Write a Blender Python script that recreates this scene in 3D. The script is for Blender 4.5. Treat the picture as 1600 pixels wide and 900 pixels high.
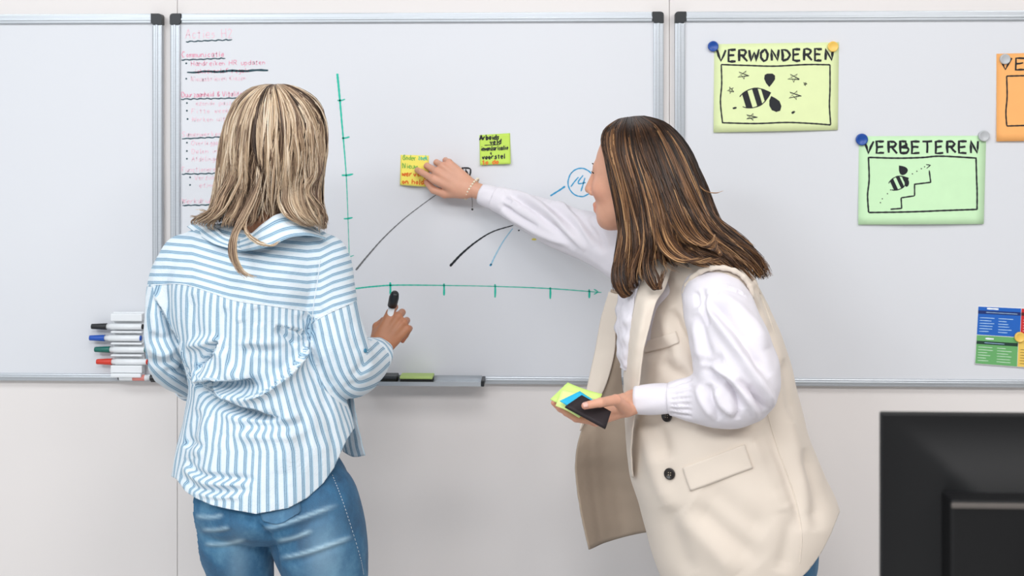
import bpy, math, random
import numpy as np
from mathutils import Vector
from mathutils.bvhtree import BVHTree

for _o in list(bpy.data.objects): bpy.data.objects.remove(_o)
SC = bpy.context.scene
COL = SC.collection
PI = math.pi
def R(d): return d*PI/180

# ---------------------------------------------------------------- camera
FPX = 1905.0                       # focal length in pixels of the 1600 px wide frame
YAW = R(2.0)
CAM = np.array([0.0, -3.0, 1.55])
HOR = 225.0                        # image row of the horizon (lens shifted down)
cam_d = bpy.data.cameras.new('camera'); cam = bpy.data.objects.new('camera', cam_d); COL.objects.link(cam)
cam.location = CAM; cam.rotation_euler = (R(90), 0, YAW)
cam_d.sensor_width = 36.0; cam_d.lens = FPX/1600*36.0
cam_d.shift_y = -(450-HOR)/1600
cam_d.dof.use_dof = True; cam_d.dof.focus_distance = 2.58; cam_d.dof.aperture_fstop = 4.5
SC.camera = cam

# ---------------------------------------------------------------- world, light, exposure
W = bpy.data.worlds.new('world'); SC.world = W; W.use_nodes = True
bg = W.node_tree.nodes['Background']; bg.inputs[0].default_value = (0.93, 0.96, 1.0, 1); bg.inputs[1].default_value = 0.32
def area(name, loc, size, power, color, aim):
    l = bpy.data.lights.new(name, 'AREA'); l.shape = 'RECTANGLE'; l.size, l.size_y = size; l.energy = power; l.color = color
    o = bpy.data.objects.new(name, l); COL.objects.link(o); o.location = loc
    o.rotation_euler = (Vector(aim)-Vector(loc)).to_track_quat('-Z', 'Y').to_euler(); return o
for _x, _c, _e in ((-2.0, (0.90, 0.96, 1.0), 20), (-0.1, (0.97, 0.98, 1.0), 17), (1.8, (1.0, 0.98, 0.96), 18)):
    area('ceiling_light', (_x, -1.9, 2.95), (1.2, 0.6), _e, _c, (_x*0.8, -1.2, 0)); area('ceiling_light', (_x, -3.7, 2.95), (1.2, 0.6), _e*2.3, _c, (_x*0.8, -2.2, 0))
area('fill_light', (-2.6, -4.6, 1.7), (3.0, 2.2), 26, (0.97, 0.98, 1.0), (0.1, 0, 0.8))  # unseen area light added front left to fill the lower wall and boards
SC.view_settings.view_transform = 'Standard'; SC.view_settings.look = 'None'
SC.view_settings.gamma = 1.0; SC.view_settings.use_curve_mapping = False
SC.view_settings.exposure = -0.12

# ---------------------------------------------------------------- helpers
RT = np.array([math.cos(YAW), math.sin(YAW), 0]); FW = np.array([-math.sin(YAW), math.cos(YAW), 0]); UP = np.array([0, 0, 1.0])
def P(px, py, y):
    """world point at depth plane y that the photograph shows at (px, py)"""
    d = RT*((px-800)/FPX) + FW + UP*((HOR-py)/FPX)
    return CAM + d*((y-CAM[1])/d[1])
def proj(V):
    q = V-CAM; dep = q@FW
    return 800+FPX*(q@RT)/dep, HOR-FPX*q[:, 2]/dep
def SCL(y): return FPX/(y+3.0)

def s2l(c):
    return tuple(((x/255)/12.92 if x/255 <= 0.04045 else ((x/255+0.055)/1.055)**2.4) for x in c)
class NT:
    """small node-tree builder"""
    def __init__(s, name):
        s.m = bpy.data.materials.new(name); s.m.use_nodes = True; s.t = s.m.node_tree; s.b = s.t.nodes['Principled BSDF']
    def n(s, typ, **kw):
        x = s.t.nodes.new(typ)
        for k, v in kw.items(): setattr(x, k, v)
        return x
    def l(s, a, b): s.t.links.new(a, b)
    def val(s, sock, v):
        if isinstance(v, (int, float, tuple, list)): sock.default_value = v
        else: s.l(v, sock)
    def math(s, op, a, b=0.0, c=0.0):
        x = s.n('ShaderNodeMath', operation=op); s.val(x.inputs[0], a); s.val(x.inputs[1], b); s.val(x.inputs[2], c); return x.outputs[0]
    def attr(s, name): return s.n('ShaderNodeAttribute', attribute_name=name).outputs['Fac']
    def obj(s): return s.n('ShaderNodeTexCoord').outputs['Object']
    def noise(s, scale, detail=3, vec=None, rough=0.5, dist=0.0, out='Fac'):
        x = s.n('ShaderNodeTexNoise'); x.inputs['Scale'].default_value = scale; x.inputs['Detail'].default_value = detail
        x.inputs['Roughness'].default_value = rough; x.inputs['Distortion'].default_value = dist
        s.l(vec if vec is not None else s.obj(), x.inputs['Vector']); return x.outputs[out]
    def scale(s, vec, sc):
        x = s.n('ShaderNodeMapping'); x.inputs['Scale'].default_value = sc; s.l(vec, x.inputs['Vector']); return x.outputs[0]
    def ramp(s, fac, stops, interp='LINEAR'):
        x = s.n('ShaderNodeValToRGB'); x.color_ramp.interpolation = interp; e = x.color_ramp.elements
        while len(e) < len(stops): e.new(0.5)
        for k, (p, c) in enumerate(stops): e[k].position = p; e[k].color = (*c, 1)
        s.l(fac, x.inputs[0]); return x.outputs[0]
    def mix(s, fac, a, b, blend='MIX'):
        x = s.n('ShaderNodeMix', data_type='RGBA', blend_type=blend); s.val(x.inputs[0], fac)
        s.val(x.inputs[6], (*a, 1) if isinstance(a, tuple) and len(a) == 3 else a); s.val(x.inputs[7], (*b, 1) if isinstance(b, tuple) and len(b) == 3 else b)
        return x.outputs[2]
    def bump(s, h, strength=0.3, dist=0.002):
        x = s.n('ShaderNodeBump'); x.inputs['Strength'].default_value = strength; x.inputs['Distance'].default_value = dist
        s.l(h, x.inputs['Height']); s.l(x.outputs[0], s.b.inputs['Normal']); return x
    def set(s, **kw):
        for k, v in kw.items():
            sock = s.b.inputs[{'color': 'Base Color', 'rough': 'Roughness', 'metal': 'Metallic', 'spec': 'Specular IOR Level', 'sss': 'Subsurface Weight', 'sheen': 'Sheen Weight', 'coat': 'Coat Weight'}[k]]
            s.val(sock, (*v, 1) if isinstance(v, tuple) and len(v) == 3 else v)
        return s
_mats = {}
def flat(name, rgb, rough=0.5, metal=0.0, spec=0.5, var=0.04):
    if name in _mats: return _mats[name]
    t = NT(name); c = s2l(rgb)
    t.set(color=t.mix(t.noise(35, 2), tuple(x*(1-var) for x in c), tuple(min(1, x*(1+var)) for x in c)), rough=rough, metal=metal, spec=spec)
    _mats[name] = t.m; return t.m

def new_mesh(name, V, F, mat=None, parent=None, smooth=True, attrs=None, loc=None):
    V = np.asarray(V, float)
    me = bpy.data.meshes.new(name)
    if isinstance(F, np.ndarray) and F.ndim == 2:
        nf, k = F.shape
        me.vertices.add(len(V)); me.vertices.foreach_set('co', np.ascontiguousarray(V, dtype=np.float32).ravel())
        me.loops.add(nf*k); me.loops.foreach_set('vertex_index', np.ascontiguousarray(F, dtype=np.int32).ravel())
        me.polygons.add(nf); me.polygons.foreach_set('loop_start', np.arange(0, nf*k, k, dtype=np.int32))
        me.polygons.foreach_set('loop_total', np.full(nf, k, dtype=np.int32))
        me.update(calc_edges=True)
    else:
        me.from_pydata([tuple(v) for v in V], [], [tuple(int(i) for i in f) for f in F]); me.update()
    me.polygons.foreach_set('use_smooth', np.full(len(me.polygons), bool(smooth)))
    for k, a in (attrs or {}).items():
        at = me.attributes.new(k, 'FLOAT', 'POINT'); at.data.foreach_set('value', np.asarray(a, dtype=np.float32))
    if mat is not None: me.materials.append(mat)
    o = bpy.data.objects.new(name, me); COL.objects.link(o)
    if parent is not None: o.parent = parent; o.matrix_parent_inverse = parent_inv(parent)
    return o
def parent_inv(p):
    from mathutils import Matrix
    return Matrix.Translation(-Vector(p.location)) if p.type == 'EMPTY' else Matrix.Identity(4)   # meshes already sit at the world origin
def thing(name, label, cat, loc, group=None, kind=None):
    o = bpy.data.objects.new(name, None); COL.objects.link(o); o.location = tuple(loc); o.empty_display_size = 0.05
    tag(o, label, cat, group, kind); return o
def tag(o, label=None, cat=None, group=None, kind=None):
    for k, v in (('label', label), ('category', cat), ('group', group), ('kind', kind)):
        if v: o[k] = v
    return o

def join(parts):
    """join (V, F) lists with the same face arity"""
    Vs, Fs, n = [], [], 0
    for V, F in parts: Vs.append(V); Fs.append(np.asarray(F)+n); n += len(V)
    return np.concatenate(Vs), np.concatenate(Fs)
def box(c0, c1, bev=0.0):
    """axis box with chamfered edges along z-facing profile, quads"""
    x0, y0, z0 = c0; x1, y1, z1 = c1
    if bev <= 0:
        V = np.array([(x, y, z) for x in (x0, x1) for y in (y0, y1) for z in (z0, z1)], float)
        F = np.array([(0, 1, 3, 2), (4, 6, 7, 5), (0, 4, 5, 1), (2, 3, 7, 6), (0, 2, 6, 4), (1, 5, 7, 3)])
        return V, F
    import bmesh
    bm = bmesh.new(); bmesh.ops.create_cube(bm, size=1)
    for v in bm.verts: v.co = Vector(((x0+x1)/2+v.co.x*(x1-x0), (y0+y1)/2+v.co.y*(y1-y0), (z0+z1)/2+v.co.z*(z1-z0)))
    bmesh.ops.bevel(bm, geom=bm.edges[:], offset=bev, segments=2, affect='EDGES', profile=0.6)
    bmesh.ops.triangulate(bm, faces=bm.faces[:])
    V = np.array([v.co[:] for v in bm.verts]); F = np.array([[v.index for v in f.verts] for f in bm.faces]); bm.free()
    return V, F
def tri(F):
    F = np.asarray(F)
    return F if F.shape[1] == 3 else np.concatenate([F[:, [0, 1, 2]], F[:, [0, 2, 3]]])
def revolve(c, axis, prof, n=24):
    """lathe: prof = [(dist along axis, radius)], closed at both ends by collapsing"""
    c = np.asarray(c, float); a = np.asarray(axis, float); a = a/np.linalg.norm(a)
    h = np.array([0, 0, 1.0]) if abs(a[2]) < 0.9 else np.array([1.0, 0, 0])
    u = np.cross(a, h); u /= np.linalg.norm(u); v = np.cross(a, u)
    th = np.arange(n)*2*PI/n; ring = np.cos(th)[:, None]*u+np.sin(th)[:, None]*v
    V = np.concatenate([c+a*t+ring*max(r, 1e-5) for t, r in prof]); F = []
    for k in range(len(prof)-1):
        for i in range(n): j = (i+1) % n; F.append((k*n+i, k*n+j, (k+1)*n+j, (k+1)*n+i))
    return V, np.array(F)
def catmull(pts, n):
    pts = np.asarray(pts, float)
    if len(pts) < 3: t = np.linspace(0, 1, n)[:, None]; return pts[0]*(1-t)+pts[-1]*t
    p = np.concatenate([[2*pts[0]-pts[1]], pts, [2*pts[-1]-pts[-2]]]); m = len(pts)-1
    t = np.linspace(0, m, n); k = np.minimum(t.astype(int), m-1); f = (t-k)[:, None]
    a, b, c, d = p[k], p[k+1], p[k+2], p[k+3]
    return 0.5*(2*b+(c-a)*f+(2*a-5*b+4*c-d)*f*f+(3*b-3*c+d-a)*f**3)
def tubes(paths, rad, ns=4, flatn=1.0):
    """paths (N,M,3), rad (N,M) -> quads; open tubes with pinched ends"""
    paths = np.asarray(paths, float); rad = np.asarray(rad, float); N, M, _ = paths.shape
    T = np.gradient(paths, axis=1); T /= np.linalg.norm(T, axis=2, keepdims=True)+1e-9
    h = np.array([0.13, -0.9, 0.42]); U = np.cross(T, h); U /= np.linalg.norm(U, axis=2, keepdims=True)+1e-9; Wv = np.cross(T, U)
    th = np.arange(ns)*2*PI/ns
    V = paths[:, :, None, :]+rad[:, :, None, None]*(np.cos(th)[None, None, :, None]*U[:, :, None, :]+flatn*np.sin(th)[None, None, :, None]*Wv[:, :, None, :])
    i = np.arange(N)[:, None, None]*M*ns; k = np.arange(M-1)[None, :, None]*ns; s = np.arange(ns)[None, None, :]; s2 = (s+1) % ns
    F = np.stack([i+k+s, i+k+s2, i+k+ns+s2, i+k+ns+s], axis=-1).reshape(-1, 4)
    return V.reshape(-1, 3), F

# signed-distance modelling -> surface nets
class SDF:
    def __init__(s, lo, hi, h):
        s.h = h; s.lo = np.asarray(lo, float); s.n = np.ceil((np.asarray(hi, float)-s.lo)/h).astype(int)+1
        s.f = np.full(s.n, 0.5, dtype=np.float32)
    def blk(s, lo, hi, m):
        a = np.clip(np.floor((np.asarray(lo)-m-s.lo)/s.h).astype(int), 0, s.n); b = np.clip(np.ceil((np.asarray(hi)+m-s.lo)/s.h).astype(int)+1, 0, s.n)
        if (b <= a).any(): return None
        sl = tuple(slice(a[i], b[i]) for i in range(3))
        g = [(s.lo[i]+np.arange(a[i], b[i])*s.h).astype(np.float32) for i in range(3)]
        return sl, g[0][:, None, None], g[1][None, :, None], g[2][None, None, :]
    def put(s, sl, d, k, sub=False):
        f = s.f[sl]
        if sub:
            h = np.clip(0.5-0.5*(f+d)/k, 0, 1); s.f[sl] = f*(1-h)-d*h+k*h*(1-h) if k > 0 else np.maximum(f, -d)
        elif k > 0:
            h = np.clip(0.5+0.5*(f-d)/k, 0, 1); s.f[sl] = f*(1-h)+d*h-k*h*(1-h)
        else: s.f[sl] = np.minimum(f, d)
    def cap(s, a, b, ra, rb, k=0.01, sub=False):
        a = np.asarray(a, float); b = np.asarray(b, float); rm = max(ra, rb)
        B = s.blk(np.minimum(a, b)-rm, np.maximum(a, b)+rm, k*1.5+3*s.h)
        if B is None: return
        sl, X, Y, Z = B; d = b-a; L = max(float(d@d), 1e-12)
        t = np.clip(((X-a[0])*d[0]+(Y-a[1])*d[1]+(Z-a[2])*d[2])/L, 0, 1)
        D = np.sqrt((X-a[0]-t*d[0])**2+(Y-a[1]-t*d[1])**2+(Z-a[2]-t*d[2])**2)-(ra+(rb-ra)*t)
        s.put(sl, D.astype(np.float32), k, sub)
    def chain(s, pts, rad, k=0.01, sm=0, inner=0.004):
        pts = np.asarray(pts, float); rad = np.asarray(rad, float)
        if sm: q = catmull(np.column_stack([pts, rad]), sm); pts, rad = q[:, :3], q[:, 3]
        g = SDF.__new__(SDF); rm = rad.max()
        B = s.blk(pts.min(0)-rm, pts.max(0)+rm, k*1.5+3*s.h)
        if B is None: return
        sl = B[0]; g.h = s.h; g.lo = s.lo+np.array([x.start for x in sl])*s.h; g.n = np.array([x.stop-x.start for x in sl]); g.f = np.full(g.n, 0.5, dtype=np.float32)
        for i in range(len(pts)-1): g.cap(pts[i], pts[i+1], rad[i], rad[i+1], inner)
        s.put(sl, g.f, k)
    def ell(s, c, r, k=0.01, M=None, sub=False):
        c = np.asarray(c, float); r = np.asarray(r, float); rm = r.max()
        ext = np.full(3, rm) if M is not None else r
        B = s.blk(c-ext, c+ext, k*1.5+3*s.h)
        if B is None: return
        sl, X, Y, Z = B; X = X-c[0]; Y = Y-c[1]; Z = Z-c[2]
        if M is not None: X, Y, Z = [X*M[0, i]+Y*M[1, i]+Z*M[2, i] for i in range(3)]
        q = np.sqrt((X/r[0])**2+(Y/r[1])**2+(Z/r[2])**2); q1 = np.sqrt((X/r[0]**2)**2+(Y/r[1]**2)**2+(Z/r[2]**2)**2)+1e-6
        s.put(sl, (q*(q-1)/q1).astype(np.float32), k, sub)
    def loft(s, rows, k=0.01, p=2.0, smooth=True):
        """rows (z, cx, cy, a, b)"""
        rows = np.asarray(sorted(rows, key=lambda r: r[0]), float)
        lo = np.array([(rows[:, 1]-rows[:, 3]).min(), (rows[:, 2]-rows[:, 4]).min(), rows[0, 0]]); hi = np.array([(rows[:, 1]+rows[:, 3]).max(), (rows[:, 2]+rows[:, 4]).max(), rows[-1, 0]])
        B = s.blk(lo, hi, k*1.5+3*s.h)
        sl, X, Y, Z = B; z = Z.ravel()
        t = np.interp(z, rows[:, 0], np.arange(len(rows)))
        cc = catmull(rows, (len(rows)-1)*16+1); ti = np.linspace(0, len(rows)-1, len(cc))
        cx, cy, a, b = [np.interp(t, ti, cc[:, j])[None, None, :] for j in (1, 2, 3, 4)]
        X = np.abs(X-cx)/a; Y = np.abs(Y-cy)/b
        q = (X**p+Y**p)**(1/p); D = (q-1)*np.minimum(a, b)
        D = np.maximum(D, np.maximum(rows[0, 0]-Z, Z-rows[-1, 0]))
        s.put(sl, D.astype(np.float32), k)
    def mesh(s):
        f = s.f; neg = f < 0; nx, ny, nz = f.shape
        c = [(i, j, k) for i in (0, 1) for j in (0, 1) for k in (0, 1)]
        cs = lambda A, o: A[o[0]:nx-1+o[0], o[1]:ny-1+o[1], o[2]:nz-1+o[2]]
        cnt = np.zeros((nx-1, ny-1, nz-1), np.int8)
        for o in c: cnt += cs(neg, o)
        act = np.argwhere((cnt > 0) & (cnt < 8)); idx = np.full((nx-1, ny-1, nz-1), -1, np.int32); idx[tuple(act.T)] = np.arange(len(act))
        vals = {o: f[act[:, 0]+o[0], act[:, 1]+o[1], act[:, 2]+o[2]] for o in c}
        S = np.zeros((len(act), 3)); N = np.zeros(len(act))
        for ax in range(3):
            for o in c:
                if o[ax]: continue
                o2 = list(o); o2[ax] = 1; o2 = tuple(o2); a, b = vals[o], vals[o2]; m = (a < 0) != (b < 0)
                t = np.where(m, a/np.where(m, a-b, 1), 0)
                p = np.array(o, float)[None]*np.ones((len(act), 1)); p[:, ax] += t; S += p*m[:, None]; N += m
        V = s.lo+(act+S/N[:, None])*s.h; Fs = []
        for ax in range(3):
            o1, o2 = [(1, 2), (2, 0), (0, 1)][ax]
            sh = [slice(0, n) for n in f.shape]; shb = list(sh); sh[ax] = slice(0, f.shape[ax]-1); shb[ax] = slice(1, f.shape[ax])
            a, b = neg[tuple(sh)], neg[tuple(shb)]; e = np.argwhere(a != b); flip = a[tuple(e.T)]
            ok = (e[:, o1] > 0) & (e[:, o2] > 0) & (e[:, o1] < f.shape[o1]-1) & (e[:, o2] < f.shape[o2]-1); e = e[ok]; flip = flip[ok]
            def id_(d1, d2):
                q = e.copy(); q[:, o1] -= d1; q[:, o2] -= d2; return idx[tuple(q.T)]
            Q = np.stack([id_(1, 1), id_(0, 1), id_(0, 0), id_(1, 0)], 1); Q[~flip] = Q[~flip][:, ::-1]; Fs.append(Q)
        return V, np.concatenate(Fs)
def vnormals(V, F):
    F3 = tri(F); n = np.cross(V[F3[:, 1]]-V[F3[:, 0]], V[F3[:, 2]]-V[F3[:, 0]]); N = np.zeros_like(V)
    for k in range(3):
        for j in range(3): N[:, j] += np.bincount(F3[:, k], n[:, j], len(V))
    return N/(np.linalg.norm(N, axis=1, keepdims=True)+1e-12)
def relax(V, F, it=1, w=0.5):
    F = np.asarray(F); k = F.shape[1]
    for _ in range(it):
        S = np.zeros_like(V); C = np.zeros(len(V))
        for i in range(k):
            a, b = F[:, i], F[:, (i+1) % k]
            for j in range(3): S[:, j] += np.bincount(a, V[b, j], len(V))+np.bincount(b, V[a, j], len(V))
            C += np.bincount(a, minlength=len(V))+np.bincount(b, minlength=len(V))
        V = V*(1-w)+w*S/np.maximum(C, 1)[:, None]
    return V
def clip(V, F, phi):
    """keep phi>0; exact cut. returns V, tris"""
    F = tri(F); s = phi[F] > 0; n = s.sum(1); out = [F[n == 3]]; newV = []; base = len(V)
    def cut(a, b):
        t = phi[a]/(phi[a]-phi[b]); newV.append(V[a]+(V[b]-V[a])*t[:, None]); nonlocal base
        i = np.arange(base, base+len(a)); base += len(a); return i
    for k in range(3):
        r = [k, (k+1) % 3, (k+2) % 3]
        T = F[(n == 1) & s[:, k]][:, r]
        if len(T): out.append(np.stack([T[:, 0], cut(T[:, 0], T[:, 1]), cut(T[:, 0], T[:, 2])], 1))
        T = F[(n == 2) & ~s[:, k]][:, r]
        if len(T):
            p, q = cut(T[:, 1], T[:, 0]), cut(T[:, 2], T[:, 0]); out.append(np.stack([p, T[:, 1], T[:, 2]], 1)); out.append(np.stack([p, T[:, 2], q], 1))
    V2 = np.concatenate([V]+newV); F2 = np.concatenate(out)
    # weld duplicate cut points
    key = np.round(V2*2e5).astype(np.int64); _, first, inv = np.unique(key, axis=0, return_index=True, return_inverse=True)
    inv = inv.ravel(); V2 = V2[first]; F2 = inv[F2]
    F2 = F2[(F2[:, 0] != F2[:, 1]) & (F2[:, 1] != F2[:, 2]) & (F2[:, 0] != F2[:, 2])]
    used = np.unique(F2); m = np.full(len(V2), -1); m[used] = np.arange(len(used)); return V2[used], m[F2]
def polyd(px, py, pts, signed=False):
    """distance in px to a smoothed polyline, position along it 0..1, signed side"""
    c = catmull(pts, max(12, 8*len(pts))); best = np.full(len(px), 1e9); tt = np.zeros(len(px)); sg = np.zeros(len(px)); m = len(c)-1
    for i in range(m):
        ax, ay = c[i]; dx, dy = c[i+1]-c[i]; L = dx*dx+dy*dy+1e-9
        t = np.clip(((px-ax)*dx+(py-ay)*dy)/L, 0, 1); ex = px-ax-t*dx; ey = py-ay-t*dy; d = ex*ex+ey*ey; w = d < best
        best = np.where(w, d, best); tt = np.where(w, (i+t)/m, tt); sg = np.where(w, np.sign(dx*ey-dy*ex), sg)
    return np.sqrt(best), tt, sg
def foldfield(px, py, strokes):
    D = np.zeros(len(px))
    for kind, pts, w, amp in strokes:
        d, t, sg = polyd(px, py, pts); end = np.clip(np.minimum(t, 1-t)*5, 0, 1)**0.7
        if kind == 's': sd = d*sg; h = np.where(sd > 0, amp*np.exp(-sd/w*0.9), -0.55*amp*np.exp(sd/w*1.3))
        else: h = amp*(1 if kind == 'r' else -1)*np.exp(-(d/w)**2)
        D += h*end
    return D
def folds(V, F, strokes, only=None):
    """push cloth in and out along pixel-space crease lines on the side that faces the room"""
    N = vnormals(V, F); px, py = proj(V); view = CAM-V; view /= np.linalg.norm(view, axis=1, keepdims=True)
    fac = np.clip(((N*view).sum(1)-0.05)*2.5, 0, 1)
    D = np.zeros(len(V))
    for kind, pts, w, amp in strokes:
        P_ = np.asarray(pts, float); sel = (px > P_[:, 0].min()-4*w) & (px < P_[:, 0].max()+4*w) & (py > P_[:, 1].min()-4*w) & (py < P_[:, 1].max()+4*w) & (fac > 0)
        ii = np.where(sel)[0]
        if not len(ii): continue
        d, t, sg = polyd(px[ii], py[ii], pts); end = np.clip(np.minimum(t, 1-t)*5, 0, 1)**0.7; end = np.where((d > w*2.5), 0*end, end) if False else end
        if kind == 'v': h = -amp*np.exp(-(d/w)**2)
        elif kind == 'r': h = amp*np.exp(-(d/w)**2)
        else:
            sd = d*sg; h = np.where(sd > 0, amp*np.exp(-sd/w*0.9), -0.55*amp*np.exp(sd/w*1.3)); h = h*np.clip(d/1.6, 0, 1)**0.5
        D[ii] += h*end
    return V+N*(D*fac)[:, None]*0.001
def fnoise(V, amp, freq, seed=0, aniso=(1, 1, 1)):
    rs = np.random.RandomState(seed); o = np.zeros(len(V))
    for i in range(7):
        k = rs.normal(size=3)*np.array(aniso)*freq*(1+0.35*i); o += np.sin(V@k+rs.uniform(0, 6.28))/(1+0.25*i)
    return o*amp/3
def solid(V, F, th, inner_first=False):
    """give a sheet thickness th (inwards), closing its borders; triangles"""
    F = tri(F); N = vnormals(V, F); n = len(V); Vb = V-N*th
    e = np.concatenate([F[:, [0, 1]], F[:, [1, 2]], F[:, [2, 0]]]); key = e[:, 0].astype(np.int64)*n+e[:, 1]; rev = e[:, 1].astype(np.int64)*n+e[:, 0]
    bd = e[~np.isin(key, rev)]
    side = np.concatenate([np.stack([bd[:, 0], bd[:, 0]+n, bd[:, 1]], 1), np.stack([bd[:, 1], bd[:, 0]+n, bd[:, 1]+n], 1)])[:, ::1]
    return np.concatenate([V, Vb]), np.concatenate([F, F[:, ::-1]+n, side])
def patch(grid, nu, nv):
    """grid[row][col]=(px,py,y): smooth sheet through the points"""
    G = np.array([[P(*g) for g in row] for row in grid]); rows = np.array([catmull(r, nu) for r in G]); S = np.stack([catmull(rows[:, j], nv) for j in range(nu)], 1)
    V = S.reshape(-1, 3); i = np.arange(nv-1)[:, None]*nu+np.arange(nu-1)[None]; F = np.stack([i, i+nu, i+nu+1, i+1], -1).reshape(-1, 4)
    return V, F
def face_cam(V, F):
    N = vnormals(V, F)
    return F if ((N*(CAM-V)).sum(1)).mean() > 0 else F[:, ::-1]
class Skin:
    """drape small pieces on a finished surface"""
    def __init__(s, V, F): s.t = BVHTree.FromPolygons([tuple(v) for v in V], [tuple(int(i) for i in f) for f in F])
    def at(s, px, py, off=0.001):
        d = Vector(P(px, py, 0.0)-CAM).normalized(); h, n, i, dist = s.t.ray_cast(Vector(CAM), d)
        if h is None: return None
        if n.dot(d) > 0: n = -n
        return np.array(h+n*off), np.array(n)
    def sheet(s, grid, nu, nv, off=0.002, th=0.002):
        G = np.array(grid, float); rows = np.array([catmull(r, nu) for r in G]); S = np.stack([catmull(rows[:, j], nv) for j in range(nu)], 1).reshape(-1, 2)
        V = []; last = None
        for p in S:
            q = s.at(p[0], p[1], off); 
            if q is None: q = (last, None)
            last = q[0]; V.append(q[0])
        V = np.array(V); i = np.arange(nv-1)[:, None]*nu+np.arange(nu-1)[None]; F = face_cam(V, np.stack([i, i+nu, i+nu+1, i+1], -1).reshape(-1, 4))
        V = relax(V, F, 0); return solid(V, F, th)
# ---------------------------------------------------------------- materials
def m_wall(name, rgb, rough, spec, coat=0.0, bumps=0.02):
    t = NT(name); c = s2l(rgb)
    t.set(color=t.mix(t.noise(1.3, 3), tuple(x*0.985 for x in c), tuple(min(1, x*1.01) for x in c)), rough=rough, spec=spec, coat=coat)
    t.bump(t.noise(220, 2), bumps, 0.0004); return t.m
M_WALL = m_wall('wall_laminate', (232, 226, 223), 0.55, 0.3)
M_BOARD = m_wall('whiteboard_enamel', (221, 222, 226), 0.45, 0.3)
M_FLOOR = m_wall('floor_vinyl', (196, 194, 192), 0.5, 0.3)
def m_alu():
    t = NT('brushed_aluminium'); v = t.scale(t.obj(), (3, 300, 300))
    t.set(color=t.mix(t.noise(3, 2, v), s2l((180, 185, 190)), s2l((200, 204, 209))), metal=0.6, rough=0.36); return t.m
M_ALU = m_alu()
M_BLACK = flat('black_plastic', (22, 26, 30), 0.38)
M_WHITEP = flat('white_plastic', (236, 238, 240), 0.35)
M_INK = {n: flat('ink_'+n, c, 0.5, spec=0.3) for n, c in dict(black=(28, 30, 36), dark=(45, 75, 85), pink=(242, 202, 214), rose=(236, 160, 182), teal=(40, 190, 165), blue=(60, 155, 200), paleblue=(150, 195, 218), grey=(110, 110, 112), orange=(222, 110, 30), green=(120, 175, 75), yellow=(222, 205, 90)).items()}
def m_shirt():
    t = NT('striped_linen'); u = t.attr('stripe'); n = t.noise(60, 2)
    f = t.math('FRACT', t.math('ADD', t.math('MULTIPLY', u, 1/0.0158), t.math('MULTIPLY', t.noise(9, 2), 0.16)))
    W_, B_, D_ = s2l((224, 232, 238)), s2l((172, 202, 220)), s2l((84, 120, 152))
    col = t.ramp(f, [(0.0, W_), (0.50, W_), (0.54, B_), (0.59, B_), (0.61, D_), (0.67, D_), (0.69, B_), (0.77, B_), (0.79, D_), (0.85, D_), (0.87, B_), (0.97, B_)][:12])
    weave = t.noise(1, 2, t.scale(t.obj(), (900, 900, 160)))
    col = t.mix(t.math('MULTIPLY', weave, 0.22), col, s2l((214, 230, 240)))
    t.set(color=col, rough=0.85, spec=0.2, sheen=0.15)
    h = t.math('ADD', t.noise(420, 2), t.math('MULTIPLY', t.noise(32, 4, dist=0.6), 2.6)); t.bump(h, 0.5, 0.0022); return t.m
M_SHIRT = m_shirt()
def m_cloth(name, rgb, var=0.03, wr=24, bs=0.25, rough=0.75, sheen=0.15, fine=500, dist=0.002):
    t = NT(name); c = s2l(rgb)
    t.set(color=t.mix(t.noise(12, 3), tuple(x*(1-var) for x in c), tuple(min(1, x*(1+var)) for x in c)), rough=rough, spec=0.25, sheen=sheen)
    h = t.math('ADD', t.math('MULTIPLY', t.noise(fine, 2), 0.35), t.math('MULTIPLY', t.noise(wr, 3, dist=0.5), 1.6)); t.bump(h, bs, dist); return t.m
M_BLOUSE = m_cloth('white_cotton', (226, 221, 227), 0.01, 22, 0.4)
M_VEST = m_cloth('beige_twill', (221, 208, 194), 0.015, 9, 0.12)
M_LINING = m_cloth('shaded_lining', (168, 150, 132), 0.03, 12, 0.2, rough=0.5)  # blazer beige darkened: the shade on its inside is put into the colour
def m_jeans():
    t = NT('washed_denim'); tw = t.noise(1, 1, t.scale(t.obj(), (700, 700, 1500)))
    big = t.noise(9, 8, t.scale(t.obj(), (1.2, 1.2, 0.8)), rough=0.65); wear = t.attr('wear')
    col = t.ramp(big, [(0.32, s2l((14, 60, 98))), (0.5, s2l((34, 92, 132))), (0.72, s2l((96, 146, 176)))])
    col = t.mix(t.math('MULTIPLY', tw, 0.22), col, s2l((140, 182, 206)))
    col = t.mix(wear, col, s2l((176, 205, 220)))
    t.set(color=col, rough=0.85, spec=0.2, sheen=0.1); t.bump(t.math('ADD', tw, t.math('MULTIPLY', t.noise(30, 3), 1.5)), 0.35, 0.0012); return t.m
M_JEANS = m_jeans()
def m_skin(name, rgb, red):
    t = NT(name); c = s2l(rgb)
    n = t.ramp(t.noise(26, 4), [(0.3, tuple(x*0.93 for x in c)), (0.7, tuple(min(1, x*1.05) for x in c))])
    col = t.mix(t.attr('blush'), n, s2l(red))
    t.set(color=col, rough=0.48, spec=0.4, sss=0.12); t.b.inputs['Subsurface Radius'].default_value = (0.012, 0.005, 0.003); t.b.inputs['Subsurface Scale'].default_value = 0.6
    t.bump(t.math('ADD', t.noise(300, 3), t.math('MULTIPLY', t.noise(70, 2), 0.8)), 0.18, 0.001); return t.m
M_SKIN_A = m_skin('tanned_skin', (178, 122, 90), (200, 110, 90))
M_SKIN_B = m_skin('fair_skin', (214, 160, 134), (214, 112, 98))
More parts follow.
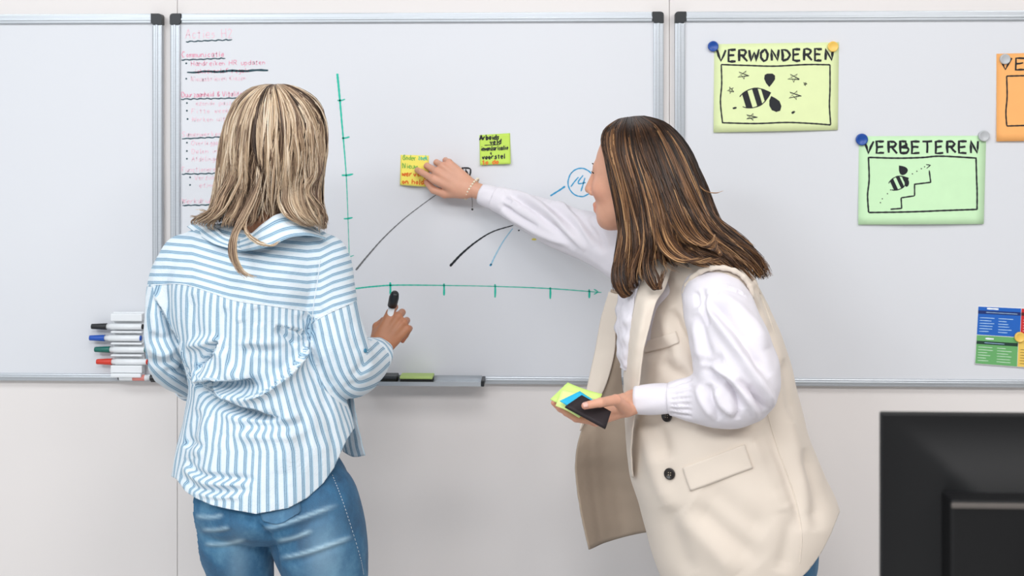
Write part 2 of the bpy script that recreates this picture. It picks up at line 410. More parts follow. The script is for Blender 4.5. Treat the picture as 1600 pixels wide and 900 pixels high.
def m_hair(name, stops, rough=0.42):
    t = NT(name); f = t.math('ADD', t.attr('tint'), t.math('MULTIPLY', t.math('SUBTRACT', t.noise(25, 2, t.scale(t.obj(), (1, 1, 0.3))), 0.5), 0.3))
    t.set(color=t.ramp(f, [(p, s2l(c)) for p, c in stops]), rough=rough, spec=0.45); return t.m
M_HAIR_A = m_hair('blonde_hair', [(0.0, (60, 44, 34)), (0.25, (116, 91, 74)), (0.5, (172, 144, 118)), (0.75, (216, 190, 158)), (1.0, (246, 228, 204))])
M_HAIR_B = m_hair('brown_hair', [(0.0, (30, 20, 15)), (0.3, (56, 37, 25)), (0.55, (92, 62, 41)), (0.8, (146, 104, 68)), (1.0, (196, 152, 106))], 0.36)
# ---------------------------------------------------------------- the room
def tag_s(o): o['kind'] = 'structure'; return o
ZX = lambda px, py, y=0.0: P(px, py, y)
wall = tag_s(new_mesh('wall_back', *box((-4.5, 0.012, 0), (4.5, 0.14, 2.9)), M_WALL, smooth=False))
SEAMX = [P(277, 700, 0)[0]+k*(P(1046, 60, 0)[0]-P(277, 700, 0)[0]) for k in range(-2, 4)]
for i in range(5):
    new_mesh('panel', *box((SEAMX[i]+0.0006, 0.0, 0.1), (SEAMX[i+1]-0.0006, 0.0125, 2.88), 0.0008), M_WALL, wall, smooth=False)
tag_s(new_mesh('floor', *box((-4.5, -6.0, -0.1), (4.5, 0.14, 0.0)), M_FLOOR, smooth=False))
tag_s(new_mesh('baseboard_back', *box((-4.5, -0.012, 0.0), (4.5, 0.012, 0.1), 0.003), M_ALU, smooth=False))

# ---------------------------------------------------------------- strokes of pen and marker
YB = -0.0125                                                    # writing surface of the boards
def ribbon(strokes, w, yfun, jit=0.0, seed=0, sm=True):
    """pen strokes (lists of pixel points on a wall plane) -> one flat strip mesh; w in px or list"""
    rs = np.random.RandomState(seed); parts = []
    for st in strokes:
        st = np.asarray(st, float)+rs.normal(size=(len(st), 2))*jit
        n = max(3, int(np.abs(np.diff(st, axis=0)).sum()/2.2)) if sm else len(st)
        c = catmull(st, n) if sm and len(st) > 2 else (catmull(st, max(2, n)) if len(st) == 2 else st)
        T = np.gradient(c, axis=0); T /= np.linalg.norm(T, axis=1, keepdims=True)+1e-9; Nn = np.stack([-T[:, 1], T[:, 0]], 1)
        ww = np.interp(np.linspace(0, 1, len(c)), np.linspace(0, 1, len(w)), w) if isinstance(w, (list, tuple)) else np.full(len(c), w)
        ww = ww*(1+0.12*np.sin(np.arange(len(c))*1.3+seed)); ww[0] *= 0.7; ww[-1] *= 0.7
        A, B = c+Nn*ww[:, None]/2, c-Nn*ww[:, None]/2
        V = np.array([P(q[0], q[1], yfun(q[0], q[1])) for q in np.concatenate([A, B])]); m = len(c); i = np.arange(m-1)
        parts.append((V, np.stack([i, i+1, i+1+m, i+m], 1)))
    V, F = join(parts)
    return V, face_cam(V, F)
def blob(outlines, yfun):
    parts = []
    for ol in outlines:
        c = np.asarray(ol, float); m = c.mean(0); V = np.array([P(q[0], q[1], yfun(q[0], q[1])) for q in np.concatenate([[m], c])]); n = len(c); i = np.arange(n)
        parts.append((V, np.stack([np.zeros(n, int), 1+i, 1+(i+1) % n], 1)))
    V, F = join(parts); 
    return V, face_cam(V, F)
def drop(cx, cy, L, Wd, ang, n=22):
    a = np.linspace(0, 2*PI, n, endpoint=False); x = L*np.cos(a)*0.5; y = Wd*0.5*np.sin(a)*np.sin(a/2)**1.2*1.25
    c, s = math.cos(R(ang)), math.sin(R(ang)); return [(cx+x_*c-y_*s, cy+x_*s+y_*c) for x_, y_ in zip(x, y)]
GL = {'A': '0,0 5,10 9,0;2,4 8,4', 'B': '1,0 1,10 6,10 7,8 6,6 1,5;1,5 7,5 9,3 7,0 1,0', 'C': '8,9 4,10 1,5 4,0 8,1', 'D': '1,0 1,10 6,9 9,5 6,1 1,0', 'E': '8,10 1,10 1,0 8,0;1,5 7,5.5',
 'F': '8,10 1,10 1,0;1,5 6,5', 'H': '1,0 1,10;8,0 8,10;1,5 8,5', 'K': '1,0 1,10;8,10 1,5 8,0', 'N': '1,0 1,10 7,0 8,10', 'O': '4,10 1,7 1,3 4,0 7,1 8,6 6,10 4,10', 'R': '1,0 1,10 6,10 8,8 6,5.5 1,5;4,5 9,0', 'S': '8,9 4,10 1,8 7,4 6,0 1,1',
 'T': '0,10 9,10;4.5,10 4.5,0', 'V': '0,10 4,0 9,10', 'W': '0,10 2,0 5,8 7,0 10,10', '2': '1,8 4,10 7,8 6,5 1,0 8,0', '4': '6,0 6,10 1,4 8,4', '1': '3,8 5,10 5,0',
 'a': '7,6 3,6 1,3 3,0 6,1 7,6;7,6 7,1 8,0', 'b': '1,10 1,0 5,0 7,3 5,6 1,5', 'c': '7,5 4,6 1,3 4,0 7,1', 'd': '7,5 3,6 1,3 3,0 6,1 7,3;7,10 7,0', 'e': '1,3 7,3 6,6 3,6 1,3 3,0 7,0.5', 'f': '7,10 4,9 4,0;2,6 6,6',
 'g': '7,6 3,6 1,3 4,1 7,3;7,6 7,-3 2,-3', 'h': '1,10 1,0;1,4 4,6 7,4 7,0', 'i': '3,6 3,0;3,8 3,8.6', 'j': '5,6 5,-3 2,-3', 'k': '1,10 1,0;6,6 1,3 7,0', 'l': '3,10 3,0 4,0', 'm': '0,6 0,0;0,5 3,6 4,0;4,5 7,6 8,0', 'n': '1,6 1,0;1,4 4,6 7,4 7,0',
 'o': '4,6 1,3 4,0 7,3 4,6', 'p': '1,6 1,-4;1,5 5,6 7,3 5,0 1,1', 'r': '1,6 1,0;1,4 4,6 6,6', 's': '7,5 4,6 2,5 6,2 5,0 1,0.5', 't': '4,9 4,0 6,0;1,6 7,6', 'u': '1,6 1,1 4,0 7,2;7,6 7,0', 'v': '1,6 4,0 7,6', 'w': '0,6 2,0 4,5 6,0 8,6', 'z': '1,6 7,6 1,0 7,0',
 '&': '8,0 2,7 4,10 6,8 1,2 4,0 8,4', '+': '4,1 4,7;1,4 7,4', '/': '1,0 7,10', '-': '1,4 7,4', ' ': ''}
def text(s, x0, x1, ybase, h, slope=0.0, slant=0.0):
    """stroke lettering between x0 and x1, cap height h px"""
    adv = [11 if ch.isupper() or ch.isdigit() else (6 if ch in 'il' else 9) for ch in s]; tot = sum(adv)-1.5; sx = (x1-x0)/tot; out = []; x = 0
    for ch, a in zip(s, adv):
        for st in GL.get(ch, '').split(';'):
            if st:
                q = [tuple(map(float, p.split(','))) for p in st.split()]; dense = []
                for (ax, ay), (bx, by) in zip(q[:-1], q[1:]):
                    for f in (0, 0.5): dense.append((ax+(bx-ax)*f, ay+(by-ay)*f))
                dense.append(q[-1])
                out.append([(x0+(x+px)*sx+slant*py*h/10, ybase-py*h/10+slope*(x+px)*sx) for px, py in dense])
        x += a
    return out
def wave(x0, x1, y0, y1, amp=0.5, per=9.0):
    n = max(3, int((x1-x0)/3)); xs = np.linspace(x0, x1, n); return [(x, y0+(y1-y0)*(x-x0)/(x1-x0)+amp*math.sin((x-x0)/per*2*PI)) for x in xs]
yb = lambda x, y: YB-0.0006

# ---------------------------------------------------------------- whiteboards
ZT, ZB = P(650, 21, 0)[2], P(650, 597, 0)[2]
def X0(px): return P(px, 100, 0)[0]
def whiteboard(xl, xr, label, tray=None):
    t = thing('whiteboard', label, 'whiteboard', ((xl+xr)/2, 0, ZB), 'whiteboards mounted side by side on the wall')
    w = 0.0245; c = 0.027
    new_mesh('writing_surface', *box((xl+0.008, YB, ZB+0.008), (xr-0.008, -0.0005, ZT-0.008)), M_BOARD, t, smooth=False)
    for a, b in (((xl+c, ZT-w), (xr-c, ZT)), ((xl+c, ZB), (xr-c, ZB+w*0.75))):
        parts = [box((a[0], -0.0195, a[1]), (b[0], -0.0004, b[1]), 0.003)]
        V, F = parts[0]; new_mesh('frame_rail', V, F, M_ALU, t, smooth=False)
        zz = a[1]+w*0.28; V, F = box((a[0], -0.0215, zz), (b[0], -0.018, zz+0.006), 0.0015); new_mesh('rail_ridge', V, F, M_ALU, t, smooth=False)
    for a, b in (((xl, ZB+c), (xl+w, ZT-c)), ((xr-w, ZB+c), (xr, ZT-c))):
        V, F = box((a[0], -0.0195, a[1]), (b[0], -0.0004, b[1]), 0.003); new_mesh('frame_rail', V, F, M_ALU, t, smooth=False)
        zz = a[0]+w*0.34; V, F = box((zz, -0.0215, a[1]), (zz+0.006, -0.018, b[1]), 0.0015); new_mesh('rail_ridge', V, F, M_ALU, t, smooth=False)
    for sx in (0, 1):
        for sz in (0, 1):
            # rounded outer corner, notched inner corner
            pts = [(0, 0.007), (0.0015, 0.003), (0.004, 0.001), (0.008, 0), (c, 0), (c, 0.021), (0.0225, c), (0, c)]
            pts = [((xr-x) if sx else (xl+x), (ZB+z) if sz else (ZT-z)) for x, z in pts]; n = len(pts)
            V = np.array([(x, -0.0225, z) for x, z in pts]+[(x, -0.0003, z) for x, z in pts]); F = [list(range(n)), list(range(2*n-1, n-1, -1))]+[[i, i+n, (i+1) % n+n, (i+1) % n] for i in range(n)]
            if (sx+sz) % 2 == 0: F = [f[::-1] for f in F]
            new_mesh('corner_cap', V, F, M_BLACK, t, smooth=False)
    return t
XA = X0(257); XBl, XBr = X0(269.5), X0(1036); XC = X0(1053.5); BW = XBr-XBl
board_l = whiteboard(XA-BW, XA, 'left whiteboard of three, blank, with a white marker holder at its lower edge')
board_m = whiteboard(XBl, XBr, 'middle whiteboard between the women, with pink list, green axes and curves')
board_r = whiteboard(XC, XC+BW, 'right whiteboard of three, carrying coloured hand-drawn posters under magnets')
def ink(name, strokes, w, col, jit=0.25, seed=0, par=None, yf=yb, label=None, sm=True):
    V, F = ribbon(strokes, w, yf, jit, seed, sm); o = new_mesh(name, V, F, M_INK[col], par or board_m, smooth=False)
    if label: o['label'] = label
    return o
# the pink list
T_ = [('Acties H2', 289, 364, 60, 14, 'pink', (290, 363, 65, 62)), ('Communicatie', 283, 350, 90, 9, 'rose', (283, 352, 94, 91)), ('Duurzaamheid & Vitaliteit', 284, 385, 152, 8, 'rose', (283, 380, 155, 153)),
      ('Samenwerken', 284, 346, 214, 8, 'pink', (284, 346, 217, 214)), ('Functioneren', 284, 342, 269, 8, 'pink', (284, 341, 272, 271)), ('Werkdruk', 284, 332, 318, 8, 'pink', (285, 331, 321, 320))]
for k, (s, a, b, y, h, c, u) in enumerate(T_):
    ink('handwritten_heading', text(s, a, b, y, h, -0.02), 1.2, c, 0.35, k); ink('underline', [wave(*u, 0.5, 11)], 1.9, 'dark', 0.2, k, sm=False)
L_ = [('Handreiken HR updaten', 298, 414, 103, 7.5), ('Nieuwsbrieven Kiezen', 298, 384, 127, 7.5), ('Gezonde pauzes', 299, 372, 165, 7), ('Fitte week', 299, 358, 177, 7), ('Werken uit', 300, 352, 190, 7), ('Overleggen', 299, 345, 227, 7), ('Delen in', 299, 340, 240, 7),
      ('Afdelingen', 299, 345, 252, 7), ('Verzuim', 304, 338, 281, 7), ('Meting', 304, 336, 293, 7)]
for k, (s, a, b, y, h) in enumerate(L_):
    ink('handwritten_line', text(s, a, b, y, h, -0.02), 1.05, 'pink' if k else 'rose', 0.4, 20+k)
    bx = a-7; new_mesh('bullet_point', *blob([[(bx+1.5*math.cos(q), y-4+1.5*math.sin(q)) for q in np.linspace(0, 6.28, 8)[:-1]]], yb), M_INK['dark'], board_m, smooth=False)
ink('crossed_out_line', text('Ziekteverlof regels', 298, 390, 115, 7, -0.02), 1.1, 'rose', 0.4, 50)
ink('strike_line', [wave(292, 419, 113, 109.5, 0.6, 40)], [2.4, 3.6, 3.2], 'dark', 0.1, 3, sm=False, label='thick dark line striking out a list item')
# axes and curves
ink('vertical_axis', [[(527, 115), (530, 145), (534, 190), (538, 235), (541, 275), (543, 320), (545, 380), (547, 440)]], [3.6, 2.8, 1.8, 1.1, 0.8], 'teal', 0, 1)
for k, (x, y, d, w) in enumerate([(533, 156, 6, 2.2), (540, 215, 6, 2.6), (543, 273, 9, 2.8), (544, 341, 7, 2.4), (548, 400, 5, 1.2)]): ink('axis_tick', [[(x-d, y+0.8), (x, y+0.6), (x+d, y-1)]], w, 'teal', 0.1, k)
ink('horizontal_axis', [[(546, 452), (580, 448), (620, 445.5), (694, 446), (774, 447.5), (861, 451), (940, 457)]], [2.0, 2.2, 1.8, 1.2, 1.6, 1.3], 'teal', 0, 2)
for k, (x, a, b) in enumerate([(610, 441, 460), (694, 443, 462), (774, 444, 465), (860, 449, 467), (921, 452, 466)]): ink('axis_tick', [[(x-0.5, a), (x, (a+b)/2), (x-0.3, b)]], 3.0, 'teal', 0.1, k)
ink('axis_arrow', [[(928, 452), (934, 456), (928, 460)]], 1.6, 'teal', 0)
ink('curve', [[(556, 422), (575, 399), (600, 371), (630, 343), (665, 316), (694, 296)]], [3.0, 2.0, 1.4, 1.1], 'grey', 0, 4, label='thin grey curve rising to the right')
ink('curve', [[(703, 416), (722, 396), (745, 377), (770, 362), (802, 352)]], [3.8, 3.0, 2.0, 1.6], 'black', 0, 5, label='short black arc')
ink('curve', [[(767, 414), (774, 399), (787, 376), (801, 357)]], [2.4, 1.8, 1.5], 'paleblue', 0, 6, label='faint blue line')
ink('marker_dot', [[(765.5, 413), (768, 415)]], 4, 'blue', 0, 7); ink('marker_dot', [[(810.5, 359), (811, 361)]], 3, 'black', 0, 7); ink('marker_dot', [[(831, 374), (838, 374)]], 3, 'yellow', 0, 7, label='small yellow mark'); ink('marker_dot', [[(690, 296), (697, 300), (703, 298)]], 3.4, 'teal', 0, 7)
ink('arrow_line', [[(860, 306), (868, 301), (876, 296), (883, 291)]], [2.6, 2.4, 3.0], 'blue', 0, 8)
ink('circled_number', [[(908+20*math.cos(a)*1.02, 285+22*math.sin(a)) for a in np.linspace(-2.4, 3.95, 26)], [(904, 277), (898, 284), (892, 292)], [(911, 274), (904, 283), (905, 287), (915, 285)], [(914, 278), (911, 288), (908, 299)]], 2.0, 'blue', 0.15, 9, label='blue circled number 14')
ink('small_sketch', [[(721, 262), (735, 264), (733, 276), (729, 268), (726, 275), (722, 262)], [(728, 264), (729, 276)]], 2.4, 'black', 0.2, 10)

# pen tray under the middle board
tr = thing('pen_tray', 'aluminium pen tray with black end caps under the middle whiteboard', 'tray', P(653, 600, -0.04))
xa, xb = P(556, 600, -0.06)[0], P(752, 600, -0.06)[0]; zt = P(650, 603, -0.075)[2]
V, F = join([box((xa, -0.075, zt), (xb, -0.0200, zt+0.003)), box((xa, -0.077, zt), (xb, -0.074, zt+0.010)), box((xa, -0.0232, zt), (xb, -0.0200, zt+0.016))])
new_mesh('tray_channel', V, F, M_ALU, tr, smooth=False)
for x in (xa-0.006, xb): new_mesh('end_cap', *box((x, -0.078, zt-0.0005), (x+0.008, -0.0198, zt+0.0145), 0.002), M_BLACK, tr, smooth=False)
def eraser(px0, px1, top, label, ydeep=-0.072):
    x0, x1 = P(px0, 600, -0.06)[0], P(px1, 600, -0.06)[0]; z = zt+0.0035
    t = thing('board_eraser', label, 'eraser', ((x0+x1)/2, -0.05, z), 'board erasers on the pen tray')
    new_mesh('felt', *box((x0, ydeep, z), (x1, -0.028, z+0.012), 0.002), flat('black_felt', (26, 28, 26), 0.9), t, smooth=False)
    new_mesh('grip', *box((x0-0.001, ydeep-0.001, z+0.0121), (x1+0.001, -0.0265, z+0.019), 0.0025), top, t, smooth=False)
eraser(562, 620, flat('charcoal_plastic', (52, 56, 60), 0.4), 'charcoal board eraser on the tray beside the blue striped sleeve')
eraser(626, 676, flat('lime_plastic', (176, 200, 120), 0.6), 'board eraser with a pale green top on the pen tray')

# marker holder with four markers on the left board
def marker(x_cap, x_end, pz, yc, capcol, label, group, r=0.0082, tail=None, flip=False, band=None, capfrac=0.2):
    a, b = P(x_cap, pz, yc), P(x_end, pz, yc); z = a[2]; x0, x1 = (a[0], b[0]); L = x1-x0; s = 1
    t = thing('whiteboard_marker', label, 'marker', (x0, yc, z), group)
    if flip: x0, x1, s = x1, x0, -1; L = abs(L)
    cl = 0.038
    new_mesh('cap', *revolve((x0, yc, z), (s, 0, 0), [(0, 0), (0.0003, r*0.80), (0.003, r*0.86), (cl-0.002, r*1.06), (cl, r*1.06), (cl, r*0.7)], 20), flat('marker_'+capcol[0], capcol[1], 0.4), t)
    new_mesh('barrel', *revolve((x0+s*cl, yc, z), (s, 0, 0), [(-0.001, 0), (-0.001, r*0.8), (0.009, r*0.82), (0.010, r), (L-cl-0.004, r), (L-cl-0.003, r*0.9), (L-cl-0.003, 0)], 20), M_WHITEP, t)
    new_mesh('end_plug', *revolve((x0+s*(L-0.004), yc, z), (s, 0, 0), [(0, 0), (0, r*0.86), (0.004, r*0.8), (0.004, 0)], 20), flat('marker_'+capcol[0], capcol[1], 0.4), t)
    if band: new_mesh('band', *revolve((x0+s*cl*1.35, yc, z), (s, 0, 0), [(0, r*1.01), (0.0001, r*1.03), (0.03, r*1.03), (0.03, r*1.01)], 20), flat('coral_print', (226, 140, 130), 0.5), t)
    return t
hd = thing('marker_holder', 'white plastic four-slot marker holder stuck at the left board bottom edge', 'holder', P(197, 592, -0.03))
hx0, hx1 = P(173, 540, -0.04)[0], P(222, 540, -0.04)[0]; hz0, hz1 = P(200, 589, -0.04)[2], P(200, 489, -0.04)[2]
new_mesh('back_plate', *box((hx0, -0.0235, hz0), (hx1, -0.0205, hz1), 0.001), M_WHITEP, hd, smooth=False)
zs = [510, 528, 546, 565]
for k, pz in enumerate([496, 519, 537, 555.5, 577]):
    z = P(200, pz, -0.04)[2]; hh = 0.0022 if k not in (0, 4) else 0.009
    new_mesh('divider', *box((hx0, -0.0415, z-hh), (hx1, -0.0236, z+hh), 0.0018), M_WHITEP, hd, smooth=False)
new_mesh('bottom_lip', *box((hx0+0.001, -0.046, hz0-0.001), (hx1-0.001, -0.0236, hz0+0.009), 0.003), M_WHITEP, hd, smooth=False)
for (xc, xe, pz, c, lab) in [(143, 224, 510, ('black', (26, 28, 32)), 'white marker with black cap, topmost in the wall holder'), (140, 221, 528, ('blue', (30, 84, 180)), 'white marker with blue cap in the wall holder'),
                             (148, 228, 546, ('green', (16, 104, 92)), 'white marker with dark green cap in the wall holder'), (151, 231, 565, ('red', (214, 58, 40)), 'white marker with red cap, lowest in the wall holder')]:
    marker(xc, xe, pz, -0.0335, c, lab, 'markers in the wall holder', r=0.0076)
marker(185, 259, 590, -0.0335, ('black', (26, 28, 32)), 'white marker with pink band and black cap lying under the marker holder', None, flip=True, band=True, r=0.0074)

# ---------------------------------------------------------------- posters, magnets, notes
def sheet_thing(name, label, cat, corners, mat, lift=0.008, off=0.0006, group=None, curl=2.0, nu=14, nv=12):
    """paper sheet from its four pixel corners (tl, tr, br, bl) hanging on the board; returns root and depth function"""
    tl, tr_, br, bl = [np.array(c, float) for c in corners]
    def yf(x, y):
        v = (y-(tl[1]+tr_[1])/2)/max(1e-6, ((bl[1]+br[1])/2-(tl[1]+tr_[1])/2)); u = (x-tl[0])/(tr_[0]-tl[0])
        v = min(max(v, 0), 1.05); return YB-off-lift*v**curl*(0.75+0.25*math.cos(u*5+tl[0]))-0.0012*math.sin(PI*min(max(u, 0), 1))
    V = []
    for j in range(nv):
        for i in range(nu):
            u, v = i/(nu-1), j/(nv-1); p = tl*(1-u)*(1-v)+tr_*u*(1-v)+br*u*v+bl*(1-u)*v; V.append(P(p[0], p[1], yf(*p)))
    i = np.arange(nv-1)[:, None]*nu+np.arange(nu-1)[None]; F = np.stack([i, i+nu, i+nu+1, i+1], -1).reshape(-1, 4); V = np.array(V); F = face_cam(V, F)
    root = thing(name, label, cat, V.mean(0), group)
    V2, F2 = solid(V, F, 0.0003); new_mesh('paper', V2, F2, mat, root)
    return root, (lambda x, y: yf(x, y)-0.0006), V, F
def star(cx, cy, r, rot, sq=1.0):
    return [[(cx+r*math.cos(R(rot+144*k)), cy+sq*r*math.sin(R(rot+144*k))) for k in range(6)]]
p1, y1, _, _ = sheet_thing('poster', 'pale yellow poster lettered VERWONDEREN with bee and stars', 'poster', [(1116, 69), (1311, 66), (1309, 203), (1115, 207)], flat('yellow_paper', (229, 240, 182), 0.8), 0.007)
ink('lettering', text('VERWONDEREN', 1120, 1303, 96, 17.5, -0.012), [4.4, 3.4, 4.2], 'black', 0.35, 1, p1, y1, sm=False)
ink('drawn_frame', [[(1127, 101), (1128, 130), (1126, 160), (1129, 193)], [(1127, 101), (1170, 102), (1210, 103.5), (1260, 101), (1297, 101)], [(1297, 101), (1297, 140), (1296, 165), (1298, 195)], [(1129, 192), (1180, 193), (1230, 191), (1270, 193), (1298, 195)]], 2.3, 'black', 0.15, 2, p1, y1)
for k, (x, y, r, q, sq) in enumerate([(1161, 117, 9, 10, 0.7), (1240, 122, 9, 20, 0.75), (1242, 149, 10, 5, 0.7), (1174, 183, 9, 0, 0.6), (1142, 141, 5, 30, 1), (1258, 131, 3, 0, 1)]): ink('star_drawing', star(x, y, r, q, sq), 2.0, 'black', 0.3, k, p1, y1, sm=False)
ink('pen_dash', [[(1145, 169.5), (1151, 168)]], 3, 'black', 0, 1, p1, y1); ink('pen_dash', [[(1237, 177), (1242, 174)]], 3.4, 'black', 0, 1, p1, y1)
def bee(par, yf, cx, cy, ang, L, Wd):
    c, s = math.cos(R(ang)), math.sin(R(ang)); T = lambda x, y: (cx+x*c-y*s, cy+x*s+y*c)
    hw = lambda x: Wd/2*math.sqrt(max(0, 1-((x+L*0.08)/(L*0.5))**2)) if x < 0 else Wd/2*max(0, 1-(x/(L*0.5))**1.7)
    xs = np.linspace(-L*0.5, L*0.5, 30); out = [T(x, -hw(x)) for x in xs]+[T(x, hw(x)) for x in xs[::-1]]
    o = ink('bee_outline', [out], 1.5, 'black', 0, 1, par, yf); bands = []
    for a, b in ((-0.40, -0.20), (-0.04, 0.14), (0.24, 0.5)):
        x = np.linspace(a*L, b*L, 9); bands.append([T(q, -hw(q)) for q in x]+[T(q, hw(q)) for q in x[::-1]])
    new_mesh('bee_stripes', *blob(bands, yf), M_INK['black'], par, smooth=False)
bee(p1, y1, 1181, 152, -17, 48, 29)
new_mesh('bee_wing', *blob([[(1202, 136), (1197, 130), (1194, 123), (1195, 117), (1199, 115), (1207, 115), (1211, 118), (1211, 124), (1207, 130)]], y1), M_INK['black'], p1, smooth=False)
new_mesh('bee_wing', *blob([[(1205, 150), (1211, 153), (1218, 158), (1221, 166), (1219, 173), (1213, 175), (1206, 172), (1202, 165), (1202, 157)]], y1), M_INK['black'], p1, smooth=False)
p2, y2, _, _ = sheet_thing('poster', 'mint green poster lettered VERBETEREN with bee climbing stairs', 'poster', [(1342, 213), (1541, 212), (1537, 350), (1341, 351)], flat('mint_paper', (205, 240, 194), 0.8), 0.009)
ink('lettering', text('VERBETEREN', 1350, 1531, 239, 18, 0.0), [4.5, 3.4, 4.2], 'black', 0.35, 5, p2, y2, sm=False)
ink('drawn_frame', [[(1357, 245), (1358, 280), (1356, 305), (1357, 332)], [(1357, 246), (1400, 247), (1440, 246), (1470, 244), (1526, 247)], [(1525, 247), (1526, 280), (1527, 300), (1526.5, 328)], [(1357, 332), (1420, 331), (1480, 329), (1527, 327)]], 2.5, 'black', 0.15, 6, p2, y2)
ink('stair_drawing', [[(1391, 327), (1409, 325.5)], [(1409, 326), (1408, 309)], [(1408, 309), (1429, 306)], [(1429, 306), (1429, 288)], [(1428, 288), (1455, 285)], [(1454, 285), (1452, 266)]], 2.2, 'black', 0.15, 7, p2, y2)
ink('dotted_path', [[(x, y), (x+1.4, y-0.8)] for x, y in ((1375, 317), (1378, 311), (1386, 303), (1391, 297), (1425, 272), (1432, 268), (1439, 264), (1444, 261))], 1.8, 'black', 0, 7, p2, y2)
ink('arrow_head', [[(1447, 257), (1454, 258)], [(1454, 258), (1448, 263)]], 1.4, 'black', 0, 7, p2, y2)
bee(p2, y2, 1405, 285, -25, 31, 20)
new_mesh('bee_wing', *blob([drop(1410, 265, 17, 15, 50+180)], y2), M_INK['black'], p2, smooth=False)
new_mesh('bee_wing', *blob([[(1417+3.4*math.cos(a)*1.0+1.5*math.sin(a)*-0.3, 286+6*math.sin(a)) for a in np.linspace(0, 6.28, 14)[:-1]]], y2), M_INK['black'], p2, smooth=False)
p3, y3, _, _ = sheet_thing('poster', 'orange poster with drawn black frame cut by the right edge', 'poster', [(1557, 84), (1752, 80), (1752, 218), (1557, 221)], flat('orange_paper', (252, 180, 108), 0.8), 0.006)
ink('lettering', text('VE', 1563, 1604, 109, 18, -0.01), [3.8, 2.8, 3.4], 'black', 0.3, 9, p3, y3, sm=False)
ink('drawn_frame', [[(1573, 119), (1574, 150), (1572, 175), (1573, 197)], [(1573, 119), (1640, 117), (1738, 117)], [(1573, 197), (1640, 195), (1738, 195)], [(1738, 117), (1738, 195)]], 2.3, 'black', 0.15, 2, p3, y3)
# printed leaflet: four colour fields
p4, y4, _, _ = sheet_thing('leaflet', 'small printed leaflet with blue, green, red and yellow fields', 'leaflet', [(1528, 478), (1658, 484), (1655, 579), (1523, 569)], flat('leaflet_paper', (244, 244, 244), 0.5), 0.004)
C4 = [np.array(c, float) for c in [(1528, 478), (1658, 484), (1655, 579), (1523, 569)]]
def q4(u, v): p = C4[0]*(1-u)*(1-v)+C4[1]*u*(1-v)+C4[2]*u*v+C4[3]*(1-u)*v; return tuple(p)
def field(name, u0, v0, u1, v1, rgb, d=0.0):
    V = np.array([P(*q4(u, v), y4(*q4(u, v))-d) for v in np.linspace(v0, v1, 6) for u in np.linspace(u0, u1, 6)]); i = np.arange(5)[:, None]*6+np.arange(5)[None]
    F = np.stack([i, i+6, i+7, i+1], -1).reshape(-1, 4); return new_mesh(name, V, face_cam(V, F), flat('print_%d_%d_%d' % rgb, rgb, 0.5), p4)
field('blue_field', 0.006, 0.01, 0.52, 0.49, (24, 98, 190)); field('green_field', 0.006, 0.50, 0.50, 0.985, (104, 172, 104)); field('red_field', 0.525, 0.01, 0.99, 0.49, (206, 40, 42)); field('yellow_field', 0.505, 0.50, 0.99, 0.985, (238, 200, 96))
field('blue_banner', 0.006, 0.075, 0.52, 0.13, (18, 44, 110), 0.0004); field('green_banner', 0.006, 0.595, 0.50, 0.65, (22, 56, 44), 0.0004); field('red_banner', 0.525, 0.075, 0.99, 0.13, (96, 20, 24), 0.0004)
rs = np.random.RandomState(4)
for nm, u0, v0, cols in (('blue_print', 0.03, 0.20, ((178, 212, 244),)), ('green_print', 0.03, 0.70, ((196, 226, 196),)), ('red_print', 0.55, 0.2, ((240, 190, 190),)), ('yellow_print', 0.53, 0.70, ((150, 120, 50),))):
    st = []
    for col in (0, 0.225):
        for k in range(6 if nm != 'x' else 0):
            v = v0+k*0.046; L = rs.uniform(0.10, 0.18); st.append([q4(u0+col, v), q4(u0+col+L*0.5, v), q4(u0+col+L, v)])
    V, F = ribbon(st, 1.1, lambda x, y: y4(x, y)-0.0004, 0.1, 3); new_mesh(nm, V, F, flat(nm, cols[0], 0.5), p4, smooth=False)
st = [[q4(0.11, 0.037), q4(0.25, 0.04)], [q4(0.11, 0.55), q4(0.21, 0.55)]]; V, F = ribbon(st, 2.6, lambda x, y: y4(x, y)-0.0004); new_mesh('title_print', V, F, flat('title_white', (240, 244, 248), 0.5), p4, smooth=False)
st = [[q4(0.10, 0.102), q4(0.48, 0.108)], [q4(0.10, 0.622), q4(0.34, 0.625)]]; V, F = ribbon(st, 1.1, lambda x, y: y4(x, y)-0.0009); new_mesh('caption_print', V, F, flat('caption_print', (150, 180, 210), 0.5), p4, smooth=False)
def magnet(px, py, rpx, rgb, label, cname, yf):
    y = yf(px, py)-0.0008; c = P(px, py, y); r = rpx/SCL(y)
    V, F = revolve(c, (0, -1, 0), [(0, 0), (0, r*0.94), (0.0015, r), (0.0055, r), (0.0068, r*0.93), (0.0072, r*0.82), (0.0060, r*0.72), (0.0060, 0)], 28)
    o = new_mesh('magnet', V, F, flat(cname, rgb, 0.35)); tag(o, label, 'magnet', 'round magnets on the right board'); return o
magnet(1114, 72.5, 8.2, (24, 76, 160), 'blue round magnet at the top left of the yellow poster', 'blue_magnet', lambda x, y: YB-0.002)
magnet(1301, 73, 8.2, (244, 200, 96), 'yellow round magnet at the top right of the yellow poster', 'yellow_magnet', y1)
magnet(1346, 218, 9.2, (20, 92, 178), 'blue round magnet at the top left of the mint poster', 'blue_magnet', y2)
magnet(1536.5, 212.5, 8.4, (188, 190, 192), 'grey round magnet at the top right of the mint poster', 'grey_magnet', lambda x, y: YB-0.002)
magnet(1569.5, 92.5, 8, (186, 188, 194), 'grey round magnet on the orange poster', 'grey_magnet', y3)
magnet(1592.5, 526.5, 8, (246, 210, 110), 'yellow round magnet on the printed leaflet', 'yellow_magnet', y4)
